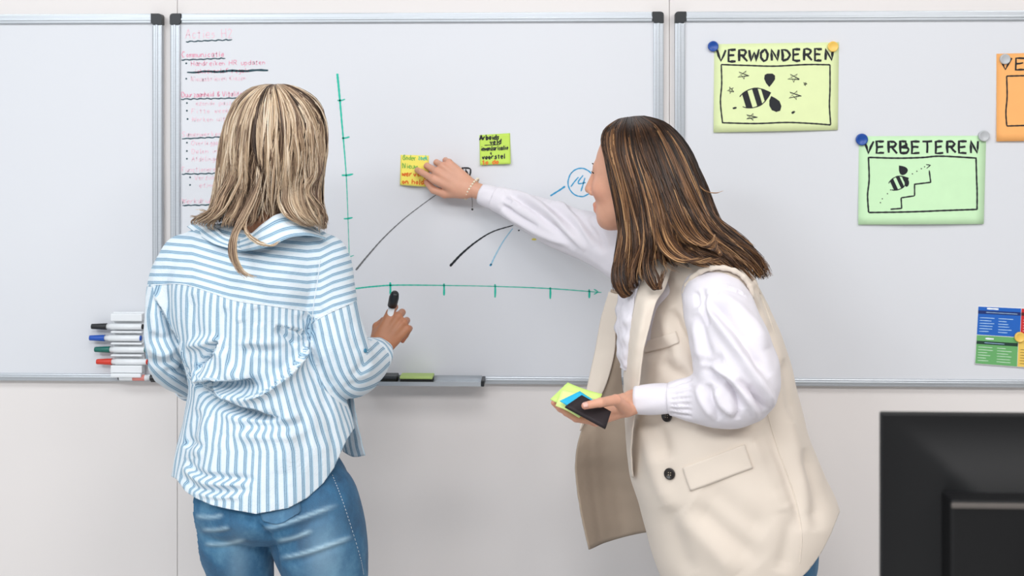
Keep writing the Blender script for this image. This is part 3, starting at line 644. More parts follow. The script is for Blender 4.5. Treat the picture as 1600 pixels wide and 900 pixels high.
n1, yn1, _, _ = sheet_thing('sticky_note', 'yellow sticky note pressed on the board by the reaching hand', 'sticky note', [(626, 242), (670, 243), (670, 292), (625, 289)], flat('yellow_note', (244, 228, 104), 0.8), 0.012)
for k, (s, a, b, y, c) in enumerate([('Onder', 629, 650, 250, 'green'), ('zoek', 653, 668, 250, 'teal'), ('Nieuw', 629, 652, 263, 'green'), ('werving', 628, 666, 275, 'orange'), ('on hold', 628, 662, 287, 'orange')]): ink('handwriting', text(s, a, b, y, 8, 0.03), 2.0 if c == 'orange' else 1.3, c, 0.3, k, n1, yn1)
n2, yn2, _, _ = sheet_thing('sticky_note', 'lime sticky note with black handwriting stuck above the reaching arm', 'sticky note', [(749, 211), (797, 208), (798, 256), (750, 258)], flat('lime_note', (192, 222, 92), 0.8), 0.010)
for k, (s, a, b, y, c, w) in enumerate([('Arbeids', 749, 780, 219, 'black', 2.2), ('veld', 765, 783, 225.5, 'black', 2.0), ('inventarisatie', 752, 794, 236, 'black', 1.9), ('+', 765, 769, 243, 'black', 1.9), ('voorstel', 753, 789, 249, 'black', 2.1), ('to do', 753, 779, 257, 'orange', 2.1)]): ink('handwriting', text(s, a, b, y, 7.5, -0.05), w, c, 0.25, k, n2, yn2)
ink('underline', [[(757, 227), (781, 226)]], 1.3, 'black', 0, 1, n2, yn2)

# ---------------------------------------------------------------- monitor in the foreground
MY = -1.45
mo = thing('monitor', 'black desktop monitor seen from behind in the lower right corner', 'monitor', P(1560, 1100, MY))
a, b = P(1377, 645, MY), P(1377+560, 1000, MY); zc = b[2]
M_MB = flat('monitor_black', (6, 6, 8), 0.48, spec=0.4); M_MG = flat('monitor_back_panel', (34, 31, 31), 0.5)
new_mesh('screen_bezel', *box((a[0], MY, zc), (b[0], MY+0.012, a[2]), 0.003), M_MB, mo, smooth=False)
_n = 40; _V = []
for _j in range(_n):
    for _i in range(_n):
        _u, _v = _i/(_n-1), _j/(_n-1); _e = min(_u, 1-_u, (1-_v)*0.7, 0.7*_v+0.12); _s = min(1, max(0, _e/0.34)); _s = _s*_s*(3-2*_s); _V.append((a[0]+0.003+(b[0]-a[0]-0.006)*_u, MY-0.0005-0.030*_s, zc+0.003+(a[2]-zc-0.006)*_v))
_i = np.arange(_n-1)[:, None]*_n+np.arange(_n-1)[None]; new_mesh('back_shell', np.array(_V), face_cam(np.array(_V), np.stack([_i, _i+_n, _i+_n+1, _i+1], -1).reshape(-1, 4)), M_MB, mo)
h0, h1 = P(1484, 779, MY-0.05), P(1484+360, 960, MY-0.05)
new_mesh('electronics_housing', *box((h0[0], MY-0.055, h1[2]), (h1[0], MY-0.0155, h0[2]), 0.004), M_MB, mo, smooth=False)
new_mesh('housing_ledge', *box((h0[0], MY-0.058, h0[2]-0.010), (h1[0], MY-0.053, h0[2]-0.0035), 0.002), flat('ledge_lit', (90, 84, 80), 0.4), mo, smooth=False)  # paler strip paints the light caught along the housing's top edge
cx = (a[0]+b[0])/2
new_mesh('stand_column', *box((cx-0.04, MY-0.085, 0.74), (cx+0.04, MY-0.055, zc+0.12), 0.006), M_MB, mo, smooth=False)
new_mesh('stand_foot', *box((cx-0.13, MY-0.17, 0.7305), (cx+0.13, MY+0.05, 0.745), 0.006), M_MB, mo, smooth=False)
dk = thing('desk', 'white desk below the frame carrying the monitor', 'desk', (cx, MY, 0))
M_DK = flat('desk_laminate', (225, 225, 224), 0.5)
new_mesh('desktop', *box((cx-0.35, MY-0.35, 0.703), (cx+0.7, MY+0.30, 0.73), 0.003), M_DK, dk, smooth=False)
for x in (cx-0.32, cx+0.64):
    for y in (MY-0.32, MY+0.24): new_mesh('leg', *box((x, y, 0), (x+0.04, y+0.04, 0.7029)), M_ALU, dk, smooth=False)
# ---------------------------------------------------------------- people: shared builders
def unit(v): v = np.asarray(v, float); return v/np.linalg.norm(v)
def build_head(c, fwd, up, sc, h=0.0024, neck=None):
    """head and neck as one surface: c = centre, fwd = direction of the nose; neck = [(point, radius)...]"""
    fx = unit(fwd); sz = unit(np.asarray(up, float)-fx*np.dot(up, fx)); sy = np.cross(sz, fx); M = np.stack([fx, sy, sz])   # rows: local axes
    L = lambda x, y, z: c+sc*(x*fx+y*sy+z*sz)
    g = SDF(c-0.15*sc-0.02, c+0.15*sc+0.02, h) if neck is None else SDF(np.minimum(c-0.15*sc, np.min([p-r for p, r in neck], axis=0))-0.02, np.maximum(c+0.15*sc, np.max([p+r for p, r in neck], axis=0))+0.02, h)
    E = lambda x, y, z, r, k=0.02, **kw: g.ell(L(x, y, z), np.array(r)*sc, k*sc, M, **kw)
    E(-0.012, 0, 0.028, (0.094, 0.075, 0.088)); E(0.026, 0, -0.03, (0.064, 0.058, 0.084), 0.03)
    E(0.050, 0, -0.085, (0.030, 0.032, 0.028), 0.03); E(0.069, 0, -0.101, (0.015, 0.018, 0.014), 0.016)
    for s in (-1, 1):
        g.cap(L(0.055, s*0.018, -0.093), L(-0.005, s*0.056, -0.062), 0.016*sc, 0.014*sc, 0.03*sc)          # jaw
        g.cap(L(0.080, s*0.010, 0.020), L(0.068, s*0.042, 0.018), 0.009*sc, 0.008*sc, 0.014*sc)              # brow
        E(0.060, s*0.038, -0.030, (0.022, 0.022, 0.020), 0.022)                                              # cheek
        E(0.090, s*0.031, 0.002, (0.016, 0.017, 0.012), 0.010, sub=True)                                      # eye socket
        g.cap(L(0.076, s*0.022, 0.004), L(0.070, s*0.042, 0.003), 0.0085*sc, 0.007*sc, 0.004*sc)              # lid
        E(-0.006, s*0.079, -0.012, (0.018, 0.006, 0.030), 0.006); E(-0.003, s*0.084, -0.010, (0.009, 0.004, 0.017), 0.004, sub=True)
        g.cap(L(0.096, s*0.011, -0.037), L(0.088, s*0.013, -0.038), 0.0065*sc, 0.006*sc, 0.006*sc)            # nostril wing
        E(0.099, s*0.0065, -0.0435, (0.004, 0.0028, 0.003), 0.002, sub=True)
    g.cap(L(0.083, 0, 0.018), L(0.106, 0, -0.028), 0.007*sc, 0.0095*sc, 0.012*sc)                            # nose
    g.cap(L(0.088, -0.012, -0.064), L(0.088, 0.012, -0.064), 0.0062*sc, 0.0062*sc, 0.007*sc); g.cap(L(0.086, -0.010, -0.0755), L(0.086, 0.010, -0.0755), 0.0072*sc, 0.0072*sc, 0.006*sc)
    g.cap(L(0.0975, -0.019, -0.0695), L(0.0975, 0.019, -0.0695), 0.0016*sc, 0.0016*sc, 0.002*sc, sub=True)
    if neck: g.chain([p for p, r in neck], [r for p, r in neck], 0.02*sc, 10)
    V, F = g.mesh(); V = relax(V, F, 2, 0.5)
    loc = (V-c)@M.T/sc
    bl = np.exp(-(((loc[:, 0]-0.088)/0.012)**2+(loc[:, 1]/0.021)**2+((loc[:, 2]+0.070)/0.010)**2))*0.9      # lips
    bl += 0.35*np.exp(-(((loc[:, 0]-0.06)/0.03)**2+((np.abs(loc[:, 1])-0.04)/0.02)**2+((loc[:, 2]+0.035)/0.02)**2))
    return V, F, bl, L, M
def face_details(c, L, M, sc, parent, hair_rgb):
    for s in (-1, 1):
        V, F = revolve(L(0.066, s*0.031, 0.001), M[0], [(0.012*sc*math.cos(a), max(1e-5, 0.012*sc*math.sin(a))) for a in np.linspace(0, PI, 12)], 20)
        e = new_mesh('eye', V, F, flat('eye_white', (232, 226, 222), 0.2), parent)
        V, F = revolve(L(0.066, s*0.031, 0.001)+M[0]*0.0119*sc, M[0], [(0, 0), (0.0004, 0.0052*sc), (0.0006, 0.003*sc), (0.0007, 0)], 16); new_mesh('iris', V, F, flat('iris_brown', (58, 40, 30), 0.2), e)
        arc = catmull([L(0.0835, s*0.014, 0.022), L(0.0855, s*0.026, 0.0275), L(0.076, s*0.044, 0.024)], 10); V, F = tubes([arc], [np.array([.0016]*9+[.0006])*sc], 6, 0.8); new_mesh('eyebrow', V, F, flat('brow_'+str(hair_rgb[0]), hair_rgb, 0.7), parent)
        ls = []
        for q in np.linspace(0, 1, 12):
            p0 = np.array([0.0795-0.006*q*q, s*(0.020+0.022*q), 0.0045+0.003*math.sin(q*PI)]); ls.append(catmull([L(*p0), L(*(p0+[0.005, 0, -0.0005])), L(*(p0+[0.0085, s*0.002*q, 0.003]))], 5))
        V, F = tubes(ls, np.tile(np.linspace(0.0006, 0.0002, 5), (12, 1))*sc, 3); o = new_mesh('eyelashes', V, F, flat('lash_dark', (24, 18, 16), 0.6), parent); o['kind'] = 'stuff'
def build_hand(w, d, n, left=False, sc=1.0, curl=None, spread=(6, 1, -4, -9), thumb=None, h=0.0013, arm=None, rmul=1.0, thumb_world=None):
    """w wrist, d towards the fingers, n out of the back of the hand; curl: 4 x 3 degrees; thumb: points (d,s,n) in mm"""
    d = unit(d); n = unit(np.asarray(n, float)-d*np.dot(n, d)); s = np.cross(n, d)*(-1 if left else 1)
    L = lambda a, b, c: w+sc*0.001*(a*d+b*s+c*n)
    kn = [(86, 24, 2), (89, 4, 4), (84, -15, 3), (76, -31, 0)]; ln = [(42, 26, 20), (46, 29, 21), (42, 27, 21), (34, 20, 19)]
    rr = [(9.0, 7.8, 7.0, 5.9), (9.2, 8.0, 7.2, 6.0), (8.8, 7.6, 6.8, 5.7), (7.8, 6.7, 6.0, 5.0)]
    curl = curl or [(25, 30, 15)]*4; chains = []
    for i in range(4):
        p = np.array(kn[i], float); a = 0; b = R(spread[i]); pts = [p.copy()]
        for j in range(3):
            a += R(curl[i][j]); v = np.array([math.cos(a)*math.cos(b), math.sin(b)*math.cos(min(a, 1.2)), -math.sin(a)]); p = p+v*ln[i][j]*(0.93 if j == 2 else 1); pts.append(p.copy())
        chains.append((np.array([L(*q) for q in pts]), np.array(rr[i])*0.001*sc*rmul))
    thumb = thumb or [(18, 20, -8), (48, 42, -16), (76, 52, -20), (98, 56, -20)]
    tp = np.array([L(*q) for q in thumb]) if thumb_world is None else np.array(thumb_world); tr_ = np.array([13.5, 11, 9.2, 7.4])*0.001*sc*rmul
    allp = np.concatenate([c[0] for c in chains]+[tp, [w-d*0.07]]); g = SDF(allp.min(0)-0.03, allp.max(0)+0.03, h)
    for i in range(4):
        g.cap(L(4, (13, 5, -5, -14)[i], 0), L(*kn[i]), (15, 15.5, 15, 13)[i]*0.001*sc, (10.6, 10.8, 10.4, 9.2)[i]*0.001*sc, 0.007*sc)
    g.cap(L(22, 12, -9), L(66, 10, -8), 0.011*sc, 0.010*sc, 0.012*sc); g.cap(L(18, -14, -8), L(58, -22, -8), 0.011*sc, 0.009*sc, 0.012*sc)
    for cpt, r in chains:
        for j in range(3): g.cap(cpt[j], cpt[j+1], r[j], r[j+1], 0.0022 if j else 0.004)
    for j in range(3): g.cap(tp[j], tp[j+1], tr_[j], tr_[j+1], 0.010 if j == 0 else 0.003)
    q = arm if arm is not None else [(w-d*0.07, 0.027*sc)]
    g.chain([L(10, 0, -1)]+[a for a, r in q], [0.0185*sc]+[r for a, r in q], 0.012)
    V, F = g.mesh(); V = relax(V, F, 1, 0.4)
    bl = np.zeros(len(V))
    for cpt, r in chains+[(tp, tr_)]:
        for m, k in ((3, 0.35), (1, 0.18), (0, 0.15)): bl += k*np.exp(-((V-cpt[m])**2).sum(1)/(0.009**2))
    tips = [(cpt, r) for cpt, r in chains]+[(tp, tr_)]
    return V, F, np.clip(bl, 0, 0.6), tips, n, d, s
def nail(tip, prev, up, r, parent, rgb=(226, 178, 164)):
    """small curved nail plate on a fingertip"""
    a = unit(tip-prev); u = unit(up-a*np.dot(up, a)); b = np.cross(a, u); V = []
    for i in range(5):
        for j in range(5):
            x = (i/4-0.45)*0.010; t = (j/4-0.5)*1.7*(1-0.25*(i/4)**4); V.append(tip+a*x+(u*math.cos(t)+b*math.sin(t))*(r*(1.0 if i < 4 else 0.93)+0.0004))
    i = np.arange(4)[:, None]*5+np.arange(4)[None]; F = np.stack([i, i+5, i+6, i+1], -1).reshape(-1, 4); V = np.array(V); N = vnormals(V, F)
    if (N.mean(0)@u) < 0: F = F[:, ::-1]
    V2, F2 = solid(V, F, 0.0006); new_mesh('nail', V2, F2, flat('nail_pink', rgb, 0.25), parent)
def strands(locks, seed, per, M=22, r0=0.0010, spread=0.011, tipconv=0.65, frizz=0.0012, late=None, grad=0.12):
    """locks: list of (points (k,3), tint, width multiplier) -> many fine tapered hairs following each lock"""
    rs = np.random.RandomState(seed); paths, rad, tint = [], [], []
    for li, (pts, tn, wm) in enumerate(locks):
        c = catmull(pts, M); k = max(2, int(per*wm)); T = unit_rows(np.gradient(c, axis=0)); side = unit_rows(np.cross(T, np.array([0.1, 1.0, 0.05]))); dep = np.cross(T, side)
        t = np.linspace(0, 1, M); env = (1-tipconv*t**1.5)*np.minimum(1, 0.35+t*2.5)
        a = rs.uniform(0, 6.28, k); q = np.sqrt(rs.uniform(0, 1, k))*spread*wm**0.5; L = rs.uniform(0.86, 1.03, k); ph = rs.uniform(0, 6.28, (k, 2)); fr = rs.uniform(0.5, 1.6, (k, 1))*frizz
        lt = late is not None and li >= late; t0 = rs.uniform(0, 0.35, k) if lt else np.zeros(k); cs = np.array([np.stack([np.interp(np.clip(b_+t*(l-b_), 0, 1), t, c[:, j]) for j in range(3)], 1) for l, b_ in zip(L, t0)])
        off = (np.cos(a)*q)[:, None, None]*side[None]*env[None, :, None]+(np.sin(a)*q*0.7)[:, None, None]*dep[None]*env[None, :, None]
        wig = (fr*np.sin(t[None]*9+ph[:, :1]))[..., None]*side[None]+(fr*np.sin(t[None]*7+ph[:, 1:]))[..., None]*dep[None]
        paths.append(cs+off+wig*t[None, :, None]); rad.append(np.repeat((r0*np.minimum(1, (0.02+t*4) if lt else 0.6+t*3)*(1-0.8*t**3))[None], k, 0)*rs.uniform(0.7, 1.25, (k, 1)))
        tint.append(np.clip(np.repeat((tn+rs.normal(0, 0.15, k))[:, None], M, 1)+grad*(t[None]-0.45), 0, 1))
    p, r, tn = np.concatenate(paths), np.concatenate(rad), np.concatenate(tint)
    V, F = tubes(p, r, 3); return V, F, np.repeat(tn.reshape(-1), 3)
def unit_rows(a): return a/(np.linalg.norm(a, axis=-1, keepdims=True)+1e-9)
def split_join(parts):
    """join meshes of mixed arity as triangles with an attribute"""
    V, F, A, n = [], [], [], 0
    for v, f, a in parts: V.append(v); F.append(tri(f)+n); A.append(np.full(len(v), a) if np.isscalar(a) else a); n += len(v)
    return np.concatenate(V), np.concatenate(F), np.concatenate(A)
def rows_px(rows, y0=None):
    """(py, xl, xr, y, b) -> loft rows (z, cx, cy, a, b)"""
    out = []
    for py, xl, xr, y, b in rows:
        p, q = P(xl, py, y), P(xr, py, y); out.append(((p[2]+q[2])/2, (p[0]+q[0])/2, y, (q[0]-p[0])/2, b))
    return out
def px_chain(pts): return [P(x, y, d) for x, y, d, r in pts], [r for x, y, d, r in pts]
def arc_coord(V, pts, r):
    """distance around a limb axis, for cloth stripes running along it; also position along"""
    c = catmull(np.asarray(pts), 40); best = np.full(len(V), 1e9); ax = np.zeros(len(V)); al = np.zeros(len(V)); ref = np.array([0.2, 0.9, 0.1]); cum = np.concatenate([[0], np.cumsum(np.linalg.norm(np.diff(c, axis=0), axis=1))])
    for i in range(len(c)-1):
        d = c[i+1]-c[i]; L = d@d+1e-12; t = np.clip(((V-c[i])@d)/L, 0, 1); q = V-(c[i]+t[:, None]*d); D = (q**2).sum(1); w = D < best
        u = unit(np.cross(d, ref)); v = unit(np.cross(u, d)); best = np.where(w, D, best)
        ax = np.where(w, np.arctan2(q@u, -(q@v))*r, ax); al = np.where(w, cum[i]+t*math.sqrt(L), al)
    return ax, al, np.sqrt(best)
# ---------------------------------------------------------------- woman in the striped shirt (seen from behind)
YA = -0.50
wa = thing('person', 'woman with blonde hair in blue striped shirt and jeans, holding a marker, back turned', 'person', (P(440, 800, YA)[0], YA, 0), 'women working at the whiteboard')
hc = P(428, 236, YA+0.03)
neckA = [(hc+np.array([-0.012, -0.02, -0.05]), 0.053), (P(412, 335, YA-0.005), 0.050), (P(402, 375, YA), 0.056), (P(402, 410, YA), 0.07)]
hv, hf, hb, HL, HM = build_head(hc, (0.42, 0.9, -0.1), (0, 0, 1), 0.98, neck=neckA, h=0.003)
# body under the clothes
g = SDF((-0.80, -0.78, 0.0), (-0.10, -0.10, 1.45), 0.0075)
g.loft(rows_px([(385, 320, 480, YA, .06), (430, 290, 500, YA, .085), (520, 308, 488, YA, .09), (600, 335, 500, YA, .065), (680, 330, 520, YA, .075), (780, 330, 530, YA, .085), (820, 345, 530, YA, .07)]), 0.02)
armR = [(505, 408, -.50, .040), (520, 480, -.50, .038), (533, 572, -.48, .036), (562, 565, -.39, .033), (592, 545, -.30, .025)]
armL = [(285, 408, -.50, .040), (266, 480, -.49, .037), (262, 560, -.45, .035), (286, 580, -.37, .030), (312, 600, -.30, .024)]
for A_ in (armR, armL):
    p, r = px_chain(A_); g.chain(p, r, 0.02, 24)
legs = [[(368, 800, YA, .066), (380, 900, YA, .058), (392, 1060, YA+.01, .05), (400, 1200, YA, .043), (405, 1360, YA-.02, .036)], [(488, 800, YA-.01, .080), (508, 900, YA-.01, .074), (520, 1060, YA+.0, .054), (525, 1200, YA-.02, .045), (528, 1360, YA-.04, .037)]]
for A_ in legs: p, r = px_chain(A_); g.chain(p, r, 0.02, 20)
bv, bf = g.mesh()
# right hand gripping the marker
wR = P(592, 545, -.305)
HR = build_hand(wR, (.50, .30, .78), (.2, -.9, .40), False, 0.93, curl=[(58, 78, 42), (66, 80, 45), (72, 80, 45), (76, 78, 45)], thumb=[(16, 18, -8), (44, 34, -22), (66, 30, -40), (80, 14, -46)], arm=[(P(575, 562, -.36), .030), (P(560, 568, -.39), .033)], rmul=1.05)
wL = P(316, 604, -.29)
HLd = build_hand(wL, (.55, .5, -.25), (-.3, -.5, .5), True, 0.86, curl=[(20, 25, 15)]*4, arm=[(P(296, 588, -.34), .027), (P(286, 580, -.37), .03)])
V, F, A_ = split_join([(hv, hf, hb), (bv, bf, 0.0), (HR[0], HR[1], HR[2]), (HLd[0], HLd[1], HLd[2])])
body = new_mesh('body', V, F, M_SKIN_A, wa, attrs={'blush': A_})
face_details(hc, HL, HM, 0.98, body, (120, 96, 74))

# jeans
g = SDF((-0.72, -0.80, 0.05), (-0.12, -0.22, 0.98), 0.0048)
g.loft(rows_px([(700, 322, 515, YA, .11), (730, 302, 536, YA, .13), (760, 290, 549, YA-.005, .14), (790, 294, 558, YA-.01, .142), (815, 300, 560, YA-.01, .12), (835, 305, 560, YA, .08)]), 0.015)
lg = [[(362, 790, YA-.02, .084), (368, 840, YA-.01, .080), (377, 900, YA, .0660), (392, 1060, YA+.01, .058), (400, 1200, YA, .052), (405, 1330, YA-.02, .046)], [(486, 790, YA-.03, .098), (498, 840, YA-.02, .097), (510, 900, YA-.01, .0845), (520, 1060, YA, .066), (526, 1200, YA-.02, .056), (530, 1330, YA-.04, .048)]]
for A_ in lg: p, r = px_chain(A_); g.chain(p, r, 0.003, 24)
jv, jf = g.mesh(); jv = relax(jv, jf, 2)
JF = [('s', [(402, 815), (424, 838), (436, 862), (440, 905)], 9, -7), ('v', [(385, 800), (410, 826), (428, 845)], 8, 6),
      ('r', [(410, 826), (440, 820), (480, 806), (530, 788)], 4, 4.5), ('v', [(420, 836), (460, 826), (520, 805)], 5, 3), ('r', [(432, 846), (460, 840), (490, 828)], 4, 3), ('v', [(436, 852), (462, 846), (490, 836)], 4, 2.5),
      ('r', [(436, 872), (470, 866), (520, 850), (552, 838)], 4, 4.5), ('v', [(440, 880), (480, 872), (545, 848)], 5, 3.5), ('r', [(314, 828), (340, 828), (360, 824)], 4, 3), ('v', [(316, 834), (345, 833), (365, 829)], 4, 3),
      ('r', [(318, 850), (350, 850), (385, 843)], 4, 3.5), ('v', [(320, 856), (350, 856), (388, 849)], 4, 3), ('r', [(304, 806), (330, 808), (350, 804)], 4, 3), ('v', [(540, 745), (528, 752), (512, 756)], 4, 3),
      ('s', [(516, 740), (530, 775), (545, 820), (560, 870), (566, 905)], 3, 1.6)]
jv = folds(jv, jf, JF)
jx, jy = proj(jv)
wear = np.zeros(len(jv))
for k_, pts, w_, a_ in JF:
    if k_ == 'r': d_, t_, _ = polyd(jx, jy, pts); wear += 0.65*np.exp(-(d_/(w_*0.8))**2)*np.clip(np.minimum(t_, 1-t_)*6, 0, 1)
wear += 0.35*np.exp(-(((jx-505)/30)**2+((jy-870)/60)**2))+0.25*np.exp(-(((jx-372)/18)**2+((jy-880)/45)**2))
jeans = new_mesh('jeans', jv, jf, M_JEANS, wa, attrs={'wear': np.clip(wear, 0, 1)})
JS = Skin(jv, tri(jf))
v_, f_ = JS.sheet([[(404, 792), (435, 792), (468, 784)], [(408, 806), (436, 808), (470, 797)], [(412, 814), (436, 819), (466, 803)]], 16, 10, 0.0030, 0.0025); pk = new_mesh('back_pocket', v_, f_, M_JEANS, jeans, attrs={'wear': np.zeros(len(v_))+0.1})
def stitch(skin, pts, name, par, mat, n=26, w=1.3, duty=0.55, r=0.0006):
    c = catmull(pts, n*4); 
    segs = []
    for i in range(n):
        a, b = c[4*i], c[min(4*i+2, len(c)-1)]; qa, qb = skin.at(a[0], a[1], 0.0006), skin.at(b[0], b[1], 0.0006)
        if qa is not None and qb is not None: segs.append(catmull([qa[0], qb[0]], 3))
    if segs: V, F = tubes(segs, np.full((len(segs), 3), r), 4); o = new_mesh(name, V, F, mat, par); o['kind'] = 'stuff'; return o
M_THR = flat('denim_thread', (206, 214, 220), 0.8)
stitch(JS, [(519, 742), (533, 777), (548, 822), (563, 872), (568, 898)], 'stitching', jeans, M_THR, 34)
# feet in trainers, on the floor
for s_, (x, yy) in enumerate(((P(405, 1360, YA)[0], YA-.02), (P(528, 1360, YA)[0], YA-.04))):
    g = SDF((x-.09, yy-.12, -.002), (x+.09, yy+.24, .16), 0.005); g.cap((x, yy-.03, .045), (x, yy+.13, .034), .045, .040, .02); g.cap((x, yy-.03, .05), (x, yy-.02, .12), .04, .042, .02); g.cap((x, yy+.13, .032), (x, yy+.18, .026), .036, .026, .02)
    V, F = g.mesh(); V[:, 2] = np.maximum(V[:, 2], 0.0005); new_mesh('shoe', V, F, M_WHITEP, wa)

# shirt
g = SDF((-0.84, -0.76, 0.66), (-0.10, -0.18, 1.50), 0.0034)
g.loft(rows_px([(358, 335, 462, YA, .055), (372, 300, 500, YA, .075), (392, 275, 520, YA, .10), (430, 262, 515, YA, .122), (480, 268, 498, YA, .130), (540, 282, 505, YA, .128), (600, 297, 528, YA, .128), (650, 290, 548, YA, .140), (700, 279, 556, YA, .150), (745, 273, 549, YA, .160), (790, 276, 543, YA, .165), (840, 280, 540, YA, .16)]), 0.01)
p, r = px_chain([(292, 403, -.50, .050), (340, 392, -.51, .055), (400, 385, -.51, .055), (460, 392, -.51, .056), (503, 408, -.50, .056)]); g.chain(p, r, 0.02, 16)
slR = [(503, 410, -.50, .057), (508, 440, -.50, .058), (516, 490, -.505, .057), (528, 540, -.505, .061), (540, 572, -.485, .062), (556, 576, -.43, .056), (573, 567, -.37, .046), (584, 557, -.33, .038)]
slL = [(290, 405, -.50, .051), (274, 440, -.50, .052), (266, 490, -.50, .053), (262, 535, -.49, .054), (264, 560, -.46, .050), (275, 578, -.41, .042), (288, 590, -.36, .036), (296, 598, -.33, .033)]
pR, rR = px_chain(slR); pL, rL = px_chain(slL)
g.chain(pR, rR, 0.006, 30); g.chain(pL, rL, 0.006, 26)
sv, sf = g.mesh(); sv = relax(sv, sf, 2, 0.5)
SF = [  # torso drapery
 ('s', [(300, 600), (325, 592), (350, 595), (372, 594), (395, 592)], 18, -15), ('v', [(318, 606), (350, 604), (385, 602), (410, 604)], 9, 9),
 ('r', [(320, 600), (352, 618), (395, 620), (440, 590), (468, 560), (484, 532)], 7, 7), ('s', [(484, 530), (460, 572), (430, 600), (400, 618), (372, 622)], 12, -9),
 ('s', [(300, 580), (330, 612), (362, 630), (400, 642), (438, 652)], 12, -13), ('v', [(345, 632), (380, 642), (420, 650), (440, 652)], 8, 8), ('r', [(330, 640), (380, 655), (440, 656), (470, 650)], 8, 4),
 ('v', [(375, 665), (420, 667), (480, 662)], 9, 6), ('r', [(360, 680), (420, 682), (480, 676)], 8, 3),
 ('s', [(342, 534), (330, 556), (312, 576)], 8, -8), ('r', [(342, 530), (318, 536), (290, 540)], 7, 5), ('v', [(334, 550), (320, 568), (308, 582)], 6, 6), ('r', [(346, 545), (352, 570), (365, 590)], 9, 4),
 ('v', [(380, 545), (410, 548), (440, 546)], 9, 5), ('r', [(370, 536), (410, 538), (450, 535)], 7, 3), ('v', [(395, 560), (430, 575), (455, 580)], 10, 3.5),
 ('s', [(432, 508), (452, 512), (468, 516), (480, 524)], 9, -4), ('v', [(430, 512), (452, 528), (466, 542)], 6, 6), ('r', [(445, 510), (462, 522), (474, 530)], 4, 4), ('v', [(474, 490), (482, 506), (484, 524)], 6, 9), ('r', [(460, 486), (474, 498), (480, 512)], 4, 5),
 ('v', [(300, 460), (305, 500), (312, 530)], 10, 2.5), ('v', [(352, 480), (350, 510), (348, 535)], 8, 2.5), ('v', [(400, 480), (405, 510)], 9, 2), ('r', [(378, 478), (376, 505)], 8, 2),
 ('v', [(470, 560), (478, 600), (500, 650), (505, 700)], 14, 5), ('r', [(440, 620), (445, 680), (440, 740)], 16, 3), ('v', [(390, 680), (385, 730), (375, 770)], 14, 2.5), ('r', [(350, 680), (335, 720), (320, 750)], 14, 2.5),
 ('v', [(500, 600), (512, 640), (520, 680), (522, 720)], 8, 6), ('r', [(485, 620), (492, 670), (486, 720)], 10, 3.5),
 # crumpled hem at the left
 ('v', [(288, 715), (305, 735), (330, 744), (370, 748), (400, 750)], 5, 4), ('r', [(285, 728), (310, 750), (345, 757), (390, 756)], 5, 3.5), ('v', [(282, 742), (310, 764), (350, 768), (395, 766)], 5, 3.5), ('r', [(300, 768), (340, 776), (380, 776)], 4, 2.5), ('v', [(290, 700), (300, 690), (320, 700)], 6, 3),
 ('v', [(310, 640), (302, 670), (290, 700)], 8, 3), ('r', [(325, 650), (315, 690), (305, 715)], 8, 2.5),
 # armholes, sleeves
 ('s', [(498, 404), (494, 440), (490, 470), (486, 505), (484, 545)], 5, 4.5), ('v', [(486, 505), (484, 540), (490, 575), (505, 605)], 6, 10), ('s', [(494, 500), (520, 486), (552, 472)], 3, -1.8),
 ('v', [(500, 480), (505, 495)], 5, 3), ('r', [(520, 500), (530, 540), (548, 570)], 8, 3), ('v', [(505, 520), (515, 560), (535, 600)], 9, 3.5), ('v', [(545, 500), (552, 530), (562, 548)], 6, 3.5), ('v', [(548, 590), (562, 575), (570, 560)], 7, 4.5), ('r', [(560, 595), (575, 580), (582, 568)], 5, 3.5),
 ('v', [(535, 605), (555, 600), (572, 588)], 6, 3.5), ('v', [(500, 560), (508, 585), (520, 604)], 6, 4), ('r', [(497, 575), (505, 595), (520, 612)], 4, 3),
 ('s', [(240, 462), (255, 490), (272, 520), (283, 545), (292, 580), (302, 605)], 6, -8), ('v', [(242, 468), (262, 510), (280, 540)], 6, 6), ('r', [(232, 540), (255, 552), (280, 542)], 7, 5), ('v', [(228, 560), (250, 570), (275, 560)], 6, 5), ('v', [(236, 520), (250, 530), (270, 526)], 7, 3.5),
 ('r', [(246, 470), (244, 500), (238, 530)], 8, 3), ('r', [(262, 585), (285, 590), (300, 588)], 4, 3), ('v', [(256, 578), (278, 582), (298, 576)], 4, 4),
 # back neck tension lines
 ('v', [(370, 378), (400, 386), (430, 384)], 6, 4), ('v', [(330, 350), (345, 372), (365, 380)], 5, 3)]
SFx = [(a, b, c, d*((2.6 if a == 's' else 2.1) if sum(q[0] for q in b)/len(b) < 466 else 0.9)) for a, b, c, d in SF]
sv = folds(sv, sf, SFx)
sv = sv+vnormals(sv, sf)*fnoise(sv, 0.0020, 42, 3, (1, 1, 0.7))[:, None]
px, py = proj(sv)
